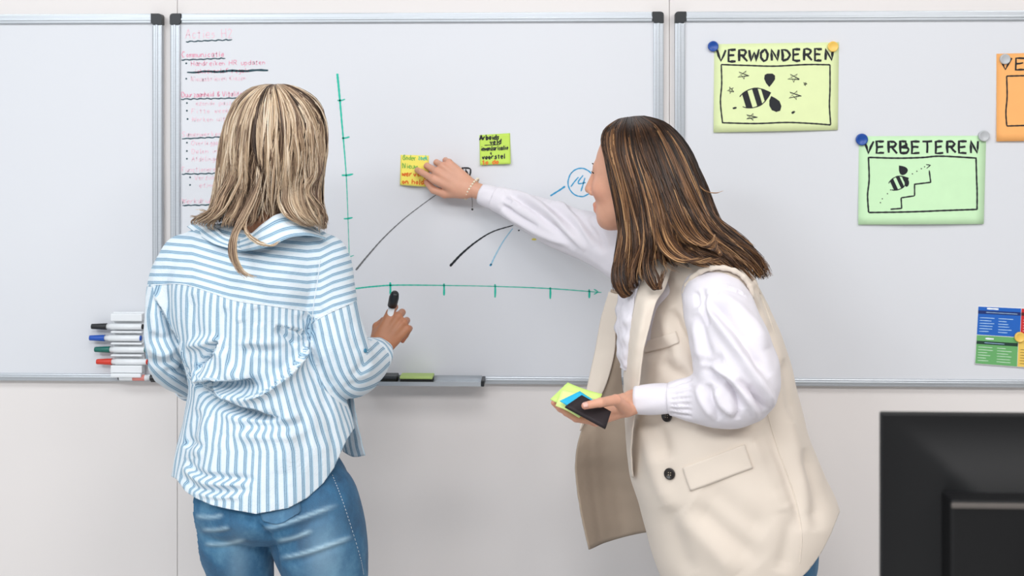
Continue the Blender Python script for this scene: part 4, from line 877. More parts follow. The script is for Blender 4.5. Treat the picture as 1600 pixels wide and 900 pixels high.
# hem and neck opening
hem = np.interp(px, [255, 275, 290, 305, 330, 355, 400, 450, 480, 505, 522, 534, 541, 600], [738, 748, 768, 778, 789, 795, 803, 794, 778, 755, 731, 704, 688, 600])
sv1, sf1 = clip(sv, sf, hem-py); 
neck_c = P(404, 362, YA); q = (sv1-neck_c)/np.array([0.066, 0.062, 0.05]); sv1, sf1 = clip(sv1, sf1, np.linalg.norm(q, axis=1)-1)
wristR, wristL = P(587, 554, -.32), P(298, 600, -.325)
dR, dL = unit(P(594, 549, -.305)-P(570, 569, -.38)), unit(P(300, 602, -.31)-P(282, 585, -.38))
def cutplane(V, F, o, n, reach): 
    dd = (V-o)@n; near = np.linalg.norm(V-o, axis=1) < reach; return clip(V, F, np.where(near, -dd, 1.0))
sv1, sf1 = cutplane(sv1, sf1, wristR, dR, 0.10); sv1, sf1 = cutplane(sv1, sf1, wristL, dL, 0.075)
# split into panels: yoke, back, sleeves
def fields(V):
    px, py = proj(V); axR, alR, dsR = arc_coord(V, pR, 0.055); axL, alL, dsL = arc_coord(V, pL, 0.05)
    seamR = np.interp(px, [480, 494, 520, 552, 580], [515, 500, 486, 472, 462]); inR = np.interp(py, [380, 404, 470, 505, 545, 605, 640], [505, 499, 491, 486, 485, 505, 520])
    fR = np.minimum(py-seamR, (px-inR)); lowR = np.interp(px, [485, 520, 560, 620], [590, 640, 640, 640])-py; fR = np.minimum(fR, np.minimum(0.080-dsR, 9)*1000); fR = np.minimum(fR, (dsR < 0.085)*200.0-100)
    inL = np.interp(py, [440, 462, 490, 520, 545, 580, 605, 640], [238, 241, 255, 272, 283, 292, 302, 305]); fL = np.minimum(inL-px, py-448)
    fL = np.minimum(fL, (dsL < 0.085)*200.0-100)
    yk = np.interp(px, [200, 240, 285, 330, 370, 420, 480, 494, 520, 560], [446, 444, 444, 457, 470, 477, 486, 500, 486, 470])-py
    return fR, fL, yk, axR, axL
def sub(V, F, idx):
    f = fields(V)[idx] if isinstance(idx, int) else idx(fields(V)); return clip(V, F, f)
Vr, Fr = clip(sv1, sf1, fields(sv1)[0]); Vo, Fo = clip(sv1, sf1, -fields(sv1)[0])
Vl, Fl = clip(Vo, Fo, fields(Vo)[1]); Vo, Fo = clip(Vo, Fo, -fields(Vo)[1])
Vy, Fy = clip(Vo, Fo, fields(Vo)[2]); Vb, Fb = clip(Vo, Fo, -fields(Vo)[2])
def torso_stripe(V):
    ax = P(400, 500, YA); cx = np.interp(V[:, 2], [0.75, 0.95, 1.1, 1.4], [P(405, 780, YA)[0], P(415, 680, YA)[0], P(393, 560, YA)[0], P(388, 450, YA)[0]])
    th = np.arctan2(V[:, 0]-cx, -(V[:, 1]-YA)); px, py = proj(V); return th*0.150+0.006*np.sin((V[:, 2]-0.9)*9)+0.00050*foldfield(px, py, SFx)
def yoke_stripe(V):
    px, py = proj(V); base = np.interp(px, [200, 260, 300, 360, 420, 480, 500, 520, 560], [0, 0, 3, 20, 30, 36, 34, 24, 12])
    return (py-base)/762.0*1.0
def emit(name, V, F, st, par, mat=M_SHIRT):
    n = len(V); V2, F2 = solid(V, F, 0.0016); return new_mesh(name, V2, F2, mat, par, attrs={'stripe': np.concatenate([st, st])})
shirt = emit('shirt', Vb, Fb, torso_stripe(Vb), wa)
emit('yoke', Vy, Fy, yoke_stripe(Vy), shirt)
def flow(V, curve):
    px, py = proj(V); d, t, sg = polyd(px, py, curve); return d*sg/762.0+0.00035*foldfield(px, py, SFx)
emit('sleeve', Vr, Fr, flow(Vr, [(496, 440), (507, 500), (518, 545), (534, 590), (556, 612), (590, 604), (625, 575)]), shirt); emit('sleeve', Vl, Fl, flow(Vl, [(252, 370), (242, 420), (232, 470), (228, 500), (238, 560), (262, 590), (300, 612)]), shirt)
# raised seams along the panel joins
SS = Skin(sv, tri(sf))
def seam(skin, pts, par, r=0.0011, name='seam', mat=None, n=40, off=0.0003):
    q = [skin.at(a[0], a[1], off) for a in catmull(pts, n)]; q = [x[0] for x in q if x is not None]
    if len(q) > 3: V, F = tubes([np.array(q)], np.full((1, len(q)), r), 6, 0.6); return new_mesh(name, V, F, mat or M_SHIRT, par, attrs={'stripe': np.full(len(V), 0.0036)})
seam(SS, [(242, 445), (285, 444), (330, 457), (370, 470), (420, 477), (480, 486)], shirt); seam(SS, [(494, 500), (520, 486), (552, 472)], shirt); seam(SS, [(500, 405), (496, 440), (491, 470), (487, 505)], shirt)
# cuffs
def cuff(o, d, r0, r1, L, name, par, mat, th=0.003, stripe_dir=True, flare=0.0, n=40, wob=0.0016, back=0.0, attrs=True, ell=1.0):
    d = unit(d); u = unit(np.cross(d, [0.1, 0.3, 1])); v = np.cross(d, u); m = 12; V = []; st = []
    for j in range(m):
        t = j/(m-1); r = r0+(r1-r0)*t+0.0018*math.sin(PI*t)
        for i in range(n):
            a = 2*PI*i/n; rr = r+wob*math.sin(3*a+1+2*t)+wob*0.6*math.sin(7*a+5*t); V.append(o+d*(L*t-back)+(u*math.cos(a)+v*math.sin(a)*ell)*rr); st.append(L*t if stripe_dir else a*r)
    F = np.array([(j*n+i, j*n+(i+1) % n, (j+1)*n+(i+1) % n, (j+1)*n+i) for j in range(m-1) for i in range(n)]); V = np.array(V)
    N = vnormals(V, F); c = o+d*(L/2-back)
    if (N*(V-c)).sum() < 0: F = F[:, ::-1]
    V2, F2 = solid(V, F, th); st = np.array(st); return new_mesh(name, V2, F2, mat, par, attrs={'stripe': np.concatenate([st, st])})
cuff(wristR, dR, 0.0425, 0.0365, 0.034, 'cuff', shirt, M_SHIRT, back=0.020); cuff(wristL, dL, 0.036, 0.033, 0.03, 'cuff', shirt, M_SHIRT, back=0.012)
q = SS.at(570, 548, 0.001)
if q is not None: V, F = revolve(q[0], q[1], [(0, 0), (0, .0045), (.0016, .0045), (.0020, .003), (.0012, 0)], 16); new_mesh('button', V, F, flat('teal_button', (60, 130, 160), 0.4), shirt)
# collar standing open round the neck
def sheet(name, grid, nu, nv, mat, par, th=0.0016, st=None, wob=0.0):
    V, F = patch(grid, nu, nv); F = face_cam(V, F)
    if wob: V = V+vnormals(V, F)*fnoise(V, wob, 60, 5)[:, None]
    V2, F2 = solid(V, F, th)
    s = np.tile(np.linspace(0, st, nu), nv) if st and st > 0 else (np.repeat(np.linspace(0, -st, nv), nu) if st else np.zeros(nu*nv)); return new_mesh(name, V2, F2, mat, par, attrs={'stripe': np.concatenate([s, s])})
sheet('collar', [[(362, 378, -.590), (390, 366, -.600), (412, 348, -.600), (436, 334, -.590), (466, 338, -.560), (494, 356, -.520)], [(366, 386, -.606), (392, 378, -.618), (418, 366, -.618), (446, 354, -.605), (474, 354, -.575), (502, 366, -.535)], [(372, 394, -.612), (398, 390, -.628), (428, 382, -.630), (456, 370, -.618), (486, 368, -.590), (512, 374, -.555)]], 40, 12, M_SHIRT, shirt, st=-0.045, wob=0.001)
sheet('collar', [[(317, 336, -.50), (328, 346, -.53), (340, 358, -.56), (352, 368, -.585), (372, 372, -.598)], [(303, 346, -.50), (316, 356, -.535), (332, 368, -.57), (350, 378, -.597), (374, 384, -.612)], [(292, 354, -.50), (308, 366, -.54), (328, 378, -.58), (350, 386, -.605), (378, 392, -.622)]], 30, 12, M_SHIRT, shirt, st=-0.04, wob=0.001)
# loose front tail showing past the right hip
sheet('front_tail', [[(520, 590, -.40), (535, 590, -.40), (548, 592, -.41)], [(524, 640, -.40), (540, 640, -.405), (554, 638, -.42)], [(530, 680, -.40), (546, 684, -.405), (562, 680, -.42)], [(536, 706, -.40), (552, 714, -.41), (570, 712, -.425)]], 20, 30, M_SHIRT, shirt, st=0.055, wob=0.0015)

# hair
rs = np.random.RandomState(11)
HR_ = np.array(rows_px([(133, 424, 446, -.49, .02), (137, 402, 462, -.49, .055), (146, 386, 480, -.49, .082), (165, 370, 496, -.485, .104), (195, 358, 505, -.485, .118), (235, 350, 507, -.485, .121), (275, 345, 503, -.485, .114), (305, 338, 500, -.49, .104), (330, 330, 503, -.495, .098), (350, 322, 508, -.50, .095), (372, 322, 506, -.50, .095)]))
HR_ = HR_[np.argsort(HR_[:, 0])]
def hair_at(z, th, q):
    c = [np.interp(z, HR_[:, 0], HR_[:, j]) for j in (1, 2, 3, 4)]; return np.stack([c[0]+c[2]*np.sin(th)*q, c[1]-c[3]*np.cos(th)*q, z], -1)
zt_, zl = P(436, 133, -.49)[2], P(436, 350, -.5)[2]
locks = []
def lock_path(th, q, zend, wamp, ph, drift=0.0):
    s = np.linspace(0, 1, 13); z = zt_-(zt_-zend)*(0.06*s+0.94*s**1.35) ; z[0] = zt_-0.002
    w = wamp*np.sin(s*7+ph)*s**1.3; thx = th*np.minimum(1, 0.55+s*1.2)+w+drift*s**2; return hair_at(z, thx, q*(1+0.045*np.sin(s*9+ph)*s))
for i in range(380):
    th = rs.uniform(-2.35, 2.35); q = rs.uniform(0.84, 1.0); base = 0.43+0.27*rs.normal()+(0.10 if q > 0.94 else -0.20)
    py_end = rs.uniform(296, 350)+8*(abs(th) > 0.9); base -= 0.16*math.exp(-((th+0.35)/0.35)**2)  # locks over the nape tinted darker, shade of the hollow in their colour
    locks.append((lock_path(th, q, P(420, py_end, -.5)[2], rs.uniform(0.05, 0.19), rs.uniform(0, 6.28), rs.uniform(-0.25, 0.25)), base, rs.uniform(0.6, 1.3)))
for i in range(46):  # highlighted face-out locks
    th = rs.uniform(-1.3, 1.5); locks.append((lock_path(th, 1.015, P(420, rs.uniform(300, 352), -.5)[2], rs.uniform(0.03, 0.10), rs.uniform(0, 6.28), rs.uniform(-0.1, 0.1)), rs.uniform(0.68, 0.95), 0.35))
for i in range(70):   # flyaways round the outline
    th = rs.uniform(-2.2, 2.2); locks.append((lock_path(th, rs.uniform(1.0, 1.06), P(420, rs.uniform(300, 372), -.5)[2], rs.uniform(0.05, 0.16), rs.uniform(0, 6.28), rs.uniform(-0.3, 0.3)), rs.uniform(0.4, 0.9), 0.07))
LATE = len(locks)
LW = lambda pts, tn, wm: locks.append((np.array([P(*p) for p in pts]), tn, wm))
LW([(410, 250, -.60), (398, 300, -.615), (380, 340, -.635), (366, 366, -.655), (362, 392, -.662), (370, 418, -.665), (386, 434, -.662)], .42, .9); LW([(414, 250, -.60), (402, 300, -.618), (384, 340, -.64), (370, 366, -.66), (368, 395, -.666), (380, 424, -.664), (401, 434, -.66)], .66, .55)
LW([(405, 260, -.60), (392, 310, -.62), (374, 345, -.64), (362, 372, -.655), (360, 400, -.66), (376, 430, -.66)], .30, .5)
LW([(400, 300, -.61), (386, 340, -.635), (384, 362, -.645), (400, 378, -.65), (424, 384, -.645), (438, 376, -.635)], .78, .45); LW([(396, 310, -.61), (382, 350, -.64), (392, 370, -.65), (416, 382, -.65)], .6, .4)
for k in range(26):
    a = rs.uniform(0, 1); b = rs.uniform(-1, 1); y_ = rs.uniform(-.60, -.53)
    LW([(362+a*30, 230, y_), (350+a*28+b*3, 275, y_), (342+a*26-b*6, 305, y_-.005), (328+a*24, 326+b*5, y_-.01), (309+a*26, 338+b*8, y_-.005), (296+a*24+b*4, 340+b*14, y_+.01)], rs.uniform(.15, .85), .22)
for k in range(30):
    a = rs.uniform(0, 1); b = rs.uniform(-1, 1); y_ = rs.uniform(-.60, -.52)
    LW([(470+a*30, 220, y_), (474+a*30+b*3, 265, y_), (466+a*30-b*7, 298, y_-.004), (474+a*28+b*6, 326, y_-.008), (488+a*20, 340+b*8, y_-.004), (500+a*12-b*6, 352+b*9, y_+.01)], rs.uniform(.2, .95), .22)
for k in range(9): LW([(366+k*2, 260, -.56), (352+k*2, 300, -.575), (336+k*1.5, 325, -.58), (316+k*3, 335, -.575), (300+k*4, 345+k, -.57), (302+k*4, 352+k, -.565)], rs.uniform(.2, .7), .3)
for k in range(12): LW([(470+k*2, 240, -.57), (478+k*2, 290, -.575), (484+k*1.5, 318, -.575), (494+k*1.2, 335, -.565), (506+k*.5, 344, -.55), (510-k*.8, 358, -.54)], rs.uniform(.3, .75), .4)
for k in range(8): LW([(440+k*5, 270, -.60), (436+k*6, 310, -.61), (446+k*6, 334, -.61), (462+k*5, 346, -.60), (480+k*3, 354, -.585)], rs.uniform(.4, .8), .45)
for k in range(10): LW([(380+k*4, 280, -.60), (366+k*4, 320, -.60), (352+k*5, 342, -.60), (346+k*5, 355, -.595)], rs.uniform(.2, .6), .45)
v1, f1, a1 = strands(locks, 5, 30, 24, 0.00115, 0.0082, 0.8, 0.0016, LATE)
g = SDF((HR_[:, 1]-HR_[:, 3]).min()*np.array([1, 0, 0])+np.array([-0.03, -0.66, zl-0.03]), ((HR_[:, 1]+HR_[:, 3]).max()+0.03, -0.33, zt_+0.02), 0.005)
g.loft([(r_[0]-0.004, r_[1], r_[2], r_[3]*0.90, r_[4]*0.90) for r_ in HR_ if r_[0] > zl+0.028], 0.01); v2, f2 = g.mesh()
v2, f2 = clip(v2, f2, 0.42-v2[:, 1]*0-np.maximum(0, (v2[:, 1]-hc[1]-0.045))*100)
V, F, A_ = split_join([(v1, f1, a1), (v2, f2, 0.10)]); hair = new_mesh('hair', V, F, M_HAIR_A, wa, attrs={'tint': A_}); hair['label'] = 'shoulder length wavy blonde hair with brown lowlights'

# marker in her hand
mk = thing('whiteboard_marker', 'white marker with large black cap held upright by woman in striped shirt', 'marker', P(612, 500, -.30))
m0, m1 = P(603, 520, -.262), P(617.5, 457, -.315); dm = unit(m1-m0); Lm = np.linalg.norm(m1-m0)
new_mesh('barrel', *revolve(m0-dm*0.03, dm, [(0, 0), (0, .006), (.002, .0072), (Lm+.03-.036, .0072), (Lm+.03-.036, 0)], 20), M_WHITEP, mk)
new_mesh('cap', *revolve(m1-dm*0.038, dm, [(0, 0), (0, .0085), (.001, .0104), (.024, .0110), (.034, .0092), (.038, .0070), (.0385, 0)], 24), M_BLACK, mk)
# ---------------------------------------------------------------- woman in the beige vest (profile, reaching to the board)
YB_ = -0.46
wb = thing('person', 'woman with long brown hair in white blouse and beige sleeveless blazer, reaching to the board', 'person', (P(1150, 800, YB_)[0], YB_, 0), 'women working at the whiteboard')
hc = P(990, 272, -0.44); SH = 0.95
neckB = [(hc+np.array([0.02, -0.005, -0.04]), 0.050), (P(1016, 350, YB_), 0.049), (P(1036, 400, YB_), 0.054), (P(1058, 440, YB_), 0.065)]
hv, hf, hb, HL, HM = build_head(hc, (-0.93, 0.36, -0.06), (0.10, 0, 1), SH, neck=neckB, h=0.0022)
g = SDF((-0.20, -0.84, 0.0), (0.76, -0.10, 1.42), 0.0075)
g.loft(rows_px([(420, 1010, 1140, YB_, .08), (470, 1015, 1165, YB_, .11), (540, 1022, 1180, YB_, .11), (620, 1040, 1200, YB_, .105), (700, 1050, 1220, YB_, .11), (800, 1070, 1250, YB_, .14), (870, 1075, 1262, YB_, .14)]), 0.02)
ARr = [(1020, 425, -.34, .042), (950, 390, -.27, .036), (880, 358, -.19, .030), (800, 322, -.10, .021), (752, 300, -.066, .019)]
ARl = [(1118, 455, -.60, .044), (1140, 530, -.655, .040), (1156, 600, -.66, .038), (1090, 622, -.65, .033), (1020, 622, -.63, .022), (985, 624, -.62, .018)]
for A_ in (ARr, ARl): p, r = px_chain(A_); g.chain(p, r, 0.02, 26)
for A_ in ([(1140, 850, YB_-.08, .085), (1135, 950, YB_-.09, .08), (1125, 1100, YB_-.10, .056), (1130, 1250, YB_-.07, .045), (1135, 1400, YB_-.05, .036)], [(1200, 850, YB_+.07, .085), (1200, 950, YB_+.08, .078), (1185, 1100, YB_+.08, .054), (1200, 1250, YB_+.10, .045), (1215, 1400, YB_+.12, .036)]):
    p, r = px_chain(A_); g.chain(p, r, 0.02, 20)
bv, bf = g.mesh()
wR = P(732, 295, -.070)
HB1 = build_hand(wR, (-.82, .10, .48), (-.22, -.93, .25), False, 0.98, curl=[(20, 37, 24), (42, 46, 28), (55, 54, 30), (62, 56, 32)], thumb=[(16, 20, -6), (46, 40, -12), (76, 46, -18), (102, 38, -26)], arm=[(P(768, 306, -.075), .021), (P(800, 322, -.10), .021)], spread=(0, -2, -5, -8))
wL = P(990, 630, -.625)
HB2 = build_hand(wL, (-.93, .02, -.28), (.05, .30, -.95), True, 0.93, curl=[(30, 22, 12), (26, 24, 12), (26, 24, 12), (30, 26, 14)], thumb_world=[P(980, 640, -.645), P(962, 625, -.688), P(938, 629, -.720), P(914, 634, -.730)], arm=[(P(1010, 622, -.635), .021), (P(1030, 622, -.64), .022)])
HB1[0][:, 1] = np.minimum(HB1[0][:, 1], -0.0140)   # fingertips rest on the note and the board
V, F, A_ = split_join([(hv, hf, hb), (bv, bf, 0.0), (HB1[0], HB1[1], HB1[2]), (HB2[0], HB2[1], HB2[2])])
body = new_mesh('body', V, F, M_SKIN_B, wb, attrs={'blush': A_})
face_details(hc, HL, HM, SH, body, (70, 48, 36))
nd = HB2[3][4]; nail(nd[0][3], nd[0][2], np.array([0.1, -0.85, 0.5]), nd[1][3], body)
for i_ in (0,):
  t_ = HB1[3][i_]
  if t_[0][3][1] < -0.024: nail(t_[0][3], t_[0][2], HB1[4]*0.8+HB1[5]*0.5, t_[1][3], body, (216, 158, 142))

# jeans and shoes
g = SDF((0.20, -0.80, 0.05), (0.80, -0.16, 0.82), 0.0075)
g.loft(rows_px([(800, 1075, 1262, YB_, .13), (840, 1068, 1276, YB_, .145), (885, 1075, 1275, YB_, .14), (910, 1085, 1265, YB_, .10)]), 0.015)
for A_ in ([(1140, 860, YB_-.08, .095), (1135, 950, YB_-.09, .090), (1125, 1100, YB_-.10, .066), (1130, 1250, YB_-.07, .056), (1135, 1370, YB_-.05, .047)], [(1205, 860, YB_+.07, .094), (1203, 950, YB_+.08, .088), (1185, 1100, YB_+.08, .064), (1200, 1250, YB_+.10, .055), (1215, 1370, YB_+.12, .047)]):
    p, r = px_chain(A_); g.chain(p, r, 0.01, 20)
V, F = g.mesh(); V = relax(V, F, 1); new_mesh('jeans', V, F, M_JEANS, wb, attrs={'wear': np.zeros(len(V))})
for x_, yy in ((P(1135, 1400, YB_-.05)[0], YB_-.05), (P(1215, 1400, YB_+.12)[0], YB_+.12)):
    g = SDF((x_-.24, yy-.09, -.002), (x_+.12, yy+.09, .16), 0.005); g.cap((x_+.03, yy, .045), (x_-.13, yy, .034), .045, .040, .02); g.cap((x_+.03, yy, .05), (x_+.02, yy, .12), .04, .042, .02); g.cap((x_-.13, yy, .032), (x_-.18, yy, .026), .036, .026, .02)
    V, F = g.mesh(); V[:, 2] = np.maximum(V[:, 2], 0.0005); new_mesh('shoe', V, F, M_WHITEP, wb)

# blouse
g = SDF((-0.20, -0.80, 0.82), (0.62, -0.02, 1.46), 0.0034)
g.loft(rows_px([(425, 1000, 1120, YB_, .085), (450, 992, 1160, YB_, .125), (500, 985, 1180, YB_, .135), (560, 990, 1190, YB_, .13), (640, 1010, 1210, YB_, .13), (740, 1040, 1230, YB_, .14)]), 0.012)
slr = [(1035, 432, -.37, .064), (985, 402, -.315, .062), (935, 374, -.25, .0575), (895, 362, -.20, .052), (864, 349, -.165, .0500), (830, 334, -.125, .0430), (800, 320, -.10, .0345), (782, 313, -.088, .0300), (770, 309, -.08, .026)]
sll = [(1112, 458, -.60, .058), (1122, 480, -.625, .066), (1135, 520, -.65, .0725), (1146, 560, -.665, .077), (1153, 590, -.67, .079), (1145, 608, -.67, .072), (1125, 618, -.665, .061), (1095, 624, -.655, .047), (1070, 624, -.65, .038), (1050, 623, -.645, .031)]
p1_, r1_ = px_chain(slr); p2_, r2_ = px_chain(sll)
g.chain(p1_, r1_, 0.012, 34)
g2 = SDF((0.10, -0.86, 0.82), (0.62, -0.44, 1.34), 0.0034); g2.chain(p2_, r2_, 0.006, 40)
v1_, f1_ = g.mesh(); v2_, f2_ = g2.mesh(); v1_ = relax(v1_, f1_, 2); v2_ = relax(v2_, f2_, 2)
BF1 = [('v', [(785, 298), (820, 318), (860, 350), (900, 388)], 8, 5), ('r', [(800, 296), (838, 318), (880, 352), (915, 392)], 8, 5), ('v', [(835, 300), (870, 328), (905, 368)], 8, 4), ('r', [(862, 312), (880, 322), (905, 345), (930, 385)], 8, 5), ('v', [(885, 318), (905, 340), (935, 380)], 7, 5),
       ('r', [(782, 330), (815, 350), (850, 368), (890, 384)], 6, 4), ('v', [(780, 318), (808, 338), (840, 356)], 6, 4), ('v', [(920, 340), (935, 362), (945, 395)], 7, 4), ('r', [(790, 305), (812, 318)], 5, 3), ('v', [(784, 308), (800, 315)], 4, 3), ('v', [(784, 322), (800, 330)], 4, 3)]
BF2 = [('r', [(1092, 470), (1120, 500), (1160, 560), (1195, 610), (1208, 640)], 11, 9), ('v', [(1102, 470), (1135, 500), (1175, 550), (1200, 590)], 12, 8), ('r', [(1120, 458), (1150, 480), (1180, 510), (1198, 545)], 12, 6), ('v', [(1090, 490), (1100, 530), (1110, 560)], 10, 5), ('r', [(1085, 500), (1090, 540), (1096, 575)], 8, 4),
       ('v', [(1100, 450), (1098, 475), (1108, 510)], 6, 6), ('v', [(1088, 455), (1090, 480)], 5, 4), ('v', [(1085, 560), (1110, 566), (1130, 555)], 9, 4), ('v', [(1096, 575), (1120, 590), (1145, 610), (1160, 640)], 9, 9), ('r', [(1108, 572), (1140, 590), (1170, 625), (1185, 655)], 8, 7),
       ('v', [(1130, 600), (1150, 625), (1152, 655)], 8, 7), ('r', [(1120, 605), (1128, 630), (1150, 648)], 8, 6), ('v', [(1150, 592), (1175, 615), (1196, 640)], 7, 6), ('r', [(1090, 600), (1098, 625), (1120, 655)], 9, 5), ('v', [(1105, 600), (1112, 630), (1125, 655)], 8, 6),
       ('v', [(1170, 600), (1185, 625), (1200, 640)], 7, 4), ('s', [(1096, 462), (1120, 448), (1150, 452), (1168, 462)], 5, -3.5)]
for k in range(7): y0 = 604+k*7; BF2 += [('v', [(1046, y0), (1062, y0-2+(k-3)*1.5), (1082, y0-4+(k-3)*3)], 2.6, 3.2)]
v1_ = folds(v1_, f1_, [(a, b, c*.75, d*2.0) for a, b, c, d in BF1]); v2_ = folds(v2_, f2_, [(a, b, c*.75, d*1.7) for a, b, c, d in BF2]); v1_ = v1_+vnormals(v1_, f1_)*fnoise(v1_, 0.0016, 40, 5)[:, None]; v2_ = v2_+vnormals(v2_, f2_)*fnoise(v2_, 0.0022, 34, 6)[:, None]
oR, dRr = P(775, 311, -.083), unit(P(744, 299, -.062)-P(800, 320, -.10)); oL, dLl = P(1046, 623, -.643), unit(P(985, 625, -.622)-P(1060, 623, -.646))
v1_, f1_ = cutplane(v1_, f1_, oR, dRr, 0.08); v2_, f2_ = cutplane(v2_, f2_, oL, dLl, 0.08)
nk = P(1035, 395, YB_); v1_, f1_ = clip(v1_, f1_, np.linalg.norm((v1_-nk)/np.array([0.062, 0.062, 0.055]), axis=1)-1)
def plain(name, V, F, mat, par, th=0.0015):
    V2, F2 = solid(V, F, th); return new_mesh(name, V2, F2, mat, par)
blouse = plain('blouse', v1_, f1_, M_BLOUSE, wb)
plain('sleeve', v2_, f2_, M_BLOUSE, blouse)
cuff(oR+dRr*0.0, dRr, 0.0265, 0.0255, 0.045, 'cuff', blouse, M_BLOUSE, back=0.006, wob=0.0006, th=0.002)
cuff(oL, dLl, 0.0300, 0.0285, 0.070, 'cuff', blouse, M_BLOUSE, back=0.004, wob=0.0008, th=0.002, ell=0.95)
sheet('ruffle', [[(992, 440, -.585), (978, 450, -.56), (966, 460, -.52)], [(990, 480, -.60), (976, 490, -.585), (962, 492, -.53)], [(984, 520, -.605), (974, 528, -.59), (963, 526, -.53)], [(980, 560, -.60), (973, 566, -.585), (966, 562, -.53)], [(980, 580, -.59), (974, 578, -.575), (968, 574, -.53)]], 16, 60, M_BLOUSE, blouse, wob=0.004)
sheet('collar', [[(1000, 400, -.50), (1012, 408, -.52), (1030, 416, -.53), (1050, 418, -.52)], [(996, 420, -.51), (1008, 432, -.54), (1026, 440, -.55), (1050, 438, -.54)], [(990, 448, -.53), (1002, 452, -.56), (1020, 456, -.565), (1048, 452, -.55)]], 20, 12, M_BLOUSE, blouse, wob=0.001)

# sleeveless blazer: shell, far front panel, lapel, flaps, buttons
g = SDF((0.02, -0.84, 0.52), (0.78, -0.14, 1.46), 0.0042)
g.loft(rows_px([(408, 1068, 1130, YB_, .06), (418, 1050, 1150, YB_, .10), (434, 1030, 1176, YB_, .150), (470, 1008, 1196, YB_, .172), (520, 1000, 1216, YB_, .180), (570, 992, 1234, YB_, .182), (620, 984, 1246, YB_, .186), (680, 978, 1262, YB_, .195), (740, 983, 1286, YB_, .205), (790, 1000, 1307, YB_, .208), (850, 1014, 1300, YB_, .205), (910, 1032, 1280, YB_, .20), (960, 1040, 1260, YB_, .2)]), 0.01, p=2.3)
p, r = px_chain([(1055, 425, -.50, .038), (1085, 428, -.56, .040), (1120, 440, -.60, .048), (1150, 452, -.58, .046)]); g.chain(p, r, 0.02, 16)
vv, vf = g.mesh(); vv = relax(vv, vf, 3)
VF = [('v', [(1197, 640), (1215, 700), (1240, 770), (1254, 830)], 9, 5), ('v', [(1186, 660), (1204, 720), (1232, 790)], 14, 6), ('v', [(1222, 560), (1226, 600), (1236, 660)], 10, 6), ('r', [(1208, 520), (1218, 580), (1232, 660), (1252, 740), (1270, 800)], 12, 6), ('v', [(1256, 700), (1270, 760), (1280, 830)], 12, 6),
      ('v', [(1010, 650), (1030, 680), (1038, 720)], 13, 7), ('r', [(1000, 640), (1012, 690), (1030, 750), (1052, 800)], 14, 6), ('v', [(1080, 790), (1130, 830), (1190, 880)], 18, 6), ('r', [(1060, 800), (1110, 850), (1150, 898)], 18, 5), ('v', [(1040, 790), (1060, 850), (1080, 898)], 16, 4),
      ('v', [(1090, 660), (1120, 668), (1170, 664), (1200, 650)], 12, 8), ('v', [(1046, 482), (1058, 510), (1084, 560), (1094, 590)], 9, 8), ('r', [(1036, 490), (1046, 530), (1066, 575)], 9, 4), ('v', [(1030, 560), (1050, 580), (1080, 595)], 10, 5),
      ('v', [(1100, 760), (1150, 800), (1200, 830)], 20, 4), ('r', [(1180, 690), (1210, 740), (1225, 800)], 16, 5), ('v', [(1180, 446), (1192, 470), (1204, 500)], 6, 5), ('r', [(1172, 446), (1186, 480), (1200, 520)], 6, 3), ('v', [(1006, 545), (1030, 548), (1060, 540)], 12, 4), ('v', [(1240, 800), (1230, 850), (1220, 895)], 14, 4)]
vv = folds(vv, vf, [(a, b, c, d*1.6) for a, b, c, d in VF]); vv = vv+vnormals(vv, vf)*fnoise(vv, 0.0022, 16, 9)[:, None]
VS = Skin(vv, tri(vf))
px, py = proj(vv)
hemv = np.interp(px, [985, 1030, 1100, 1200, 1252, 1262, 1272, 1284, 1298, 1312], [930, 930, 945, 935, 902, 893, 880, 862, 835, 800])
v_, f_ = clip(vv, vf, hemv-py); px, py = proj(v_)
front = np.interp(py, [400, 440, 470, 540, 594, 660, 700, 738, 770, 813, 860, 900, 960], [1040, 1020, 1002, 984, 976, 978, 981, 987, 995, 1006, 1018, 1030, 1040])
near = v_[:, 1] < YB_-0.01
# opening along the front: cut away the front strip between the two edges
dist_front = (v_[:, 0]-np.array([P(a, b, YB_)[0] for a, b in zip(front, py)]))
open_ = np.where(near, 0.5, np.where(v_[:, 0] < 0.20+0.5*0, 1, 1))
phi = np.where(v_[:, 1] < YB_+0.0, dist_front+0.003+np.clip(-(v_[:, 1]-YB_)*1.5-0.02, 0, 0.2), dist_front-0.05-(v_[:, 1]-YB_)*0.3)
v_, f_ = clip(v_, f_, phi)
nk2 = P(1042, 408, YB_+0.01); v_, f_ = clip(v_, f_, np.linalg.norm((v_-nk2)/np.array([0.060, 0.085, 0.060]), axis=1)-1)
V2, F2 = solid(v_, f_, 0.0028); vest = new_mesh('vest', V2, F2, M_VEST, wb); vest['label'] = 'beige oversized sleeveless blazer'
vest.data.materials.append(M_LINING); nF = len(f_); mi = np.zeros(len(F2), np.int32); mi[nF:2*nF] = 1; vest.data.polygons.foreach_set('material_index', mi)
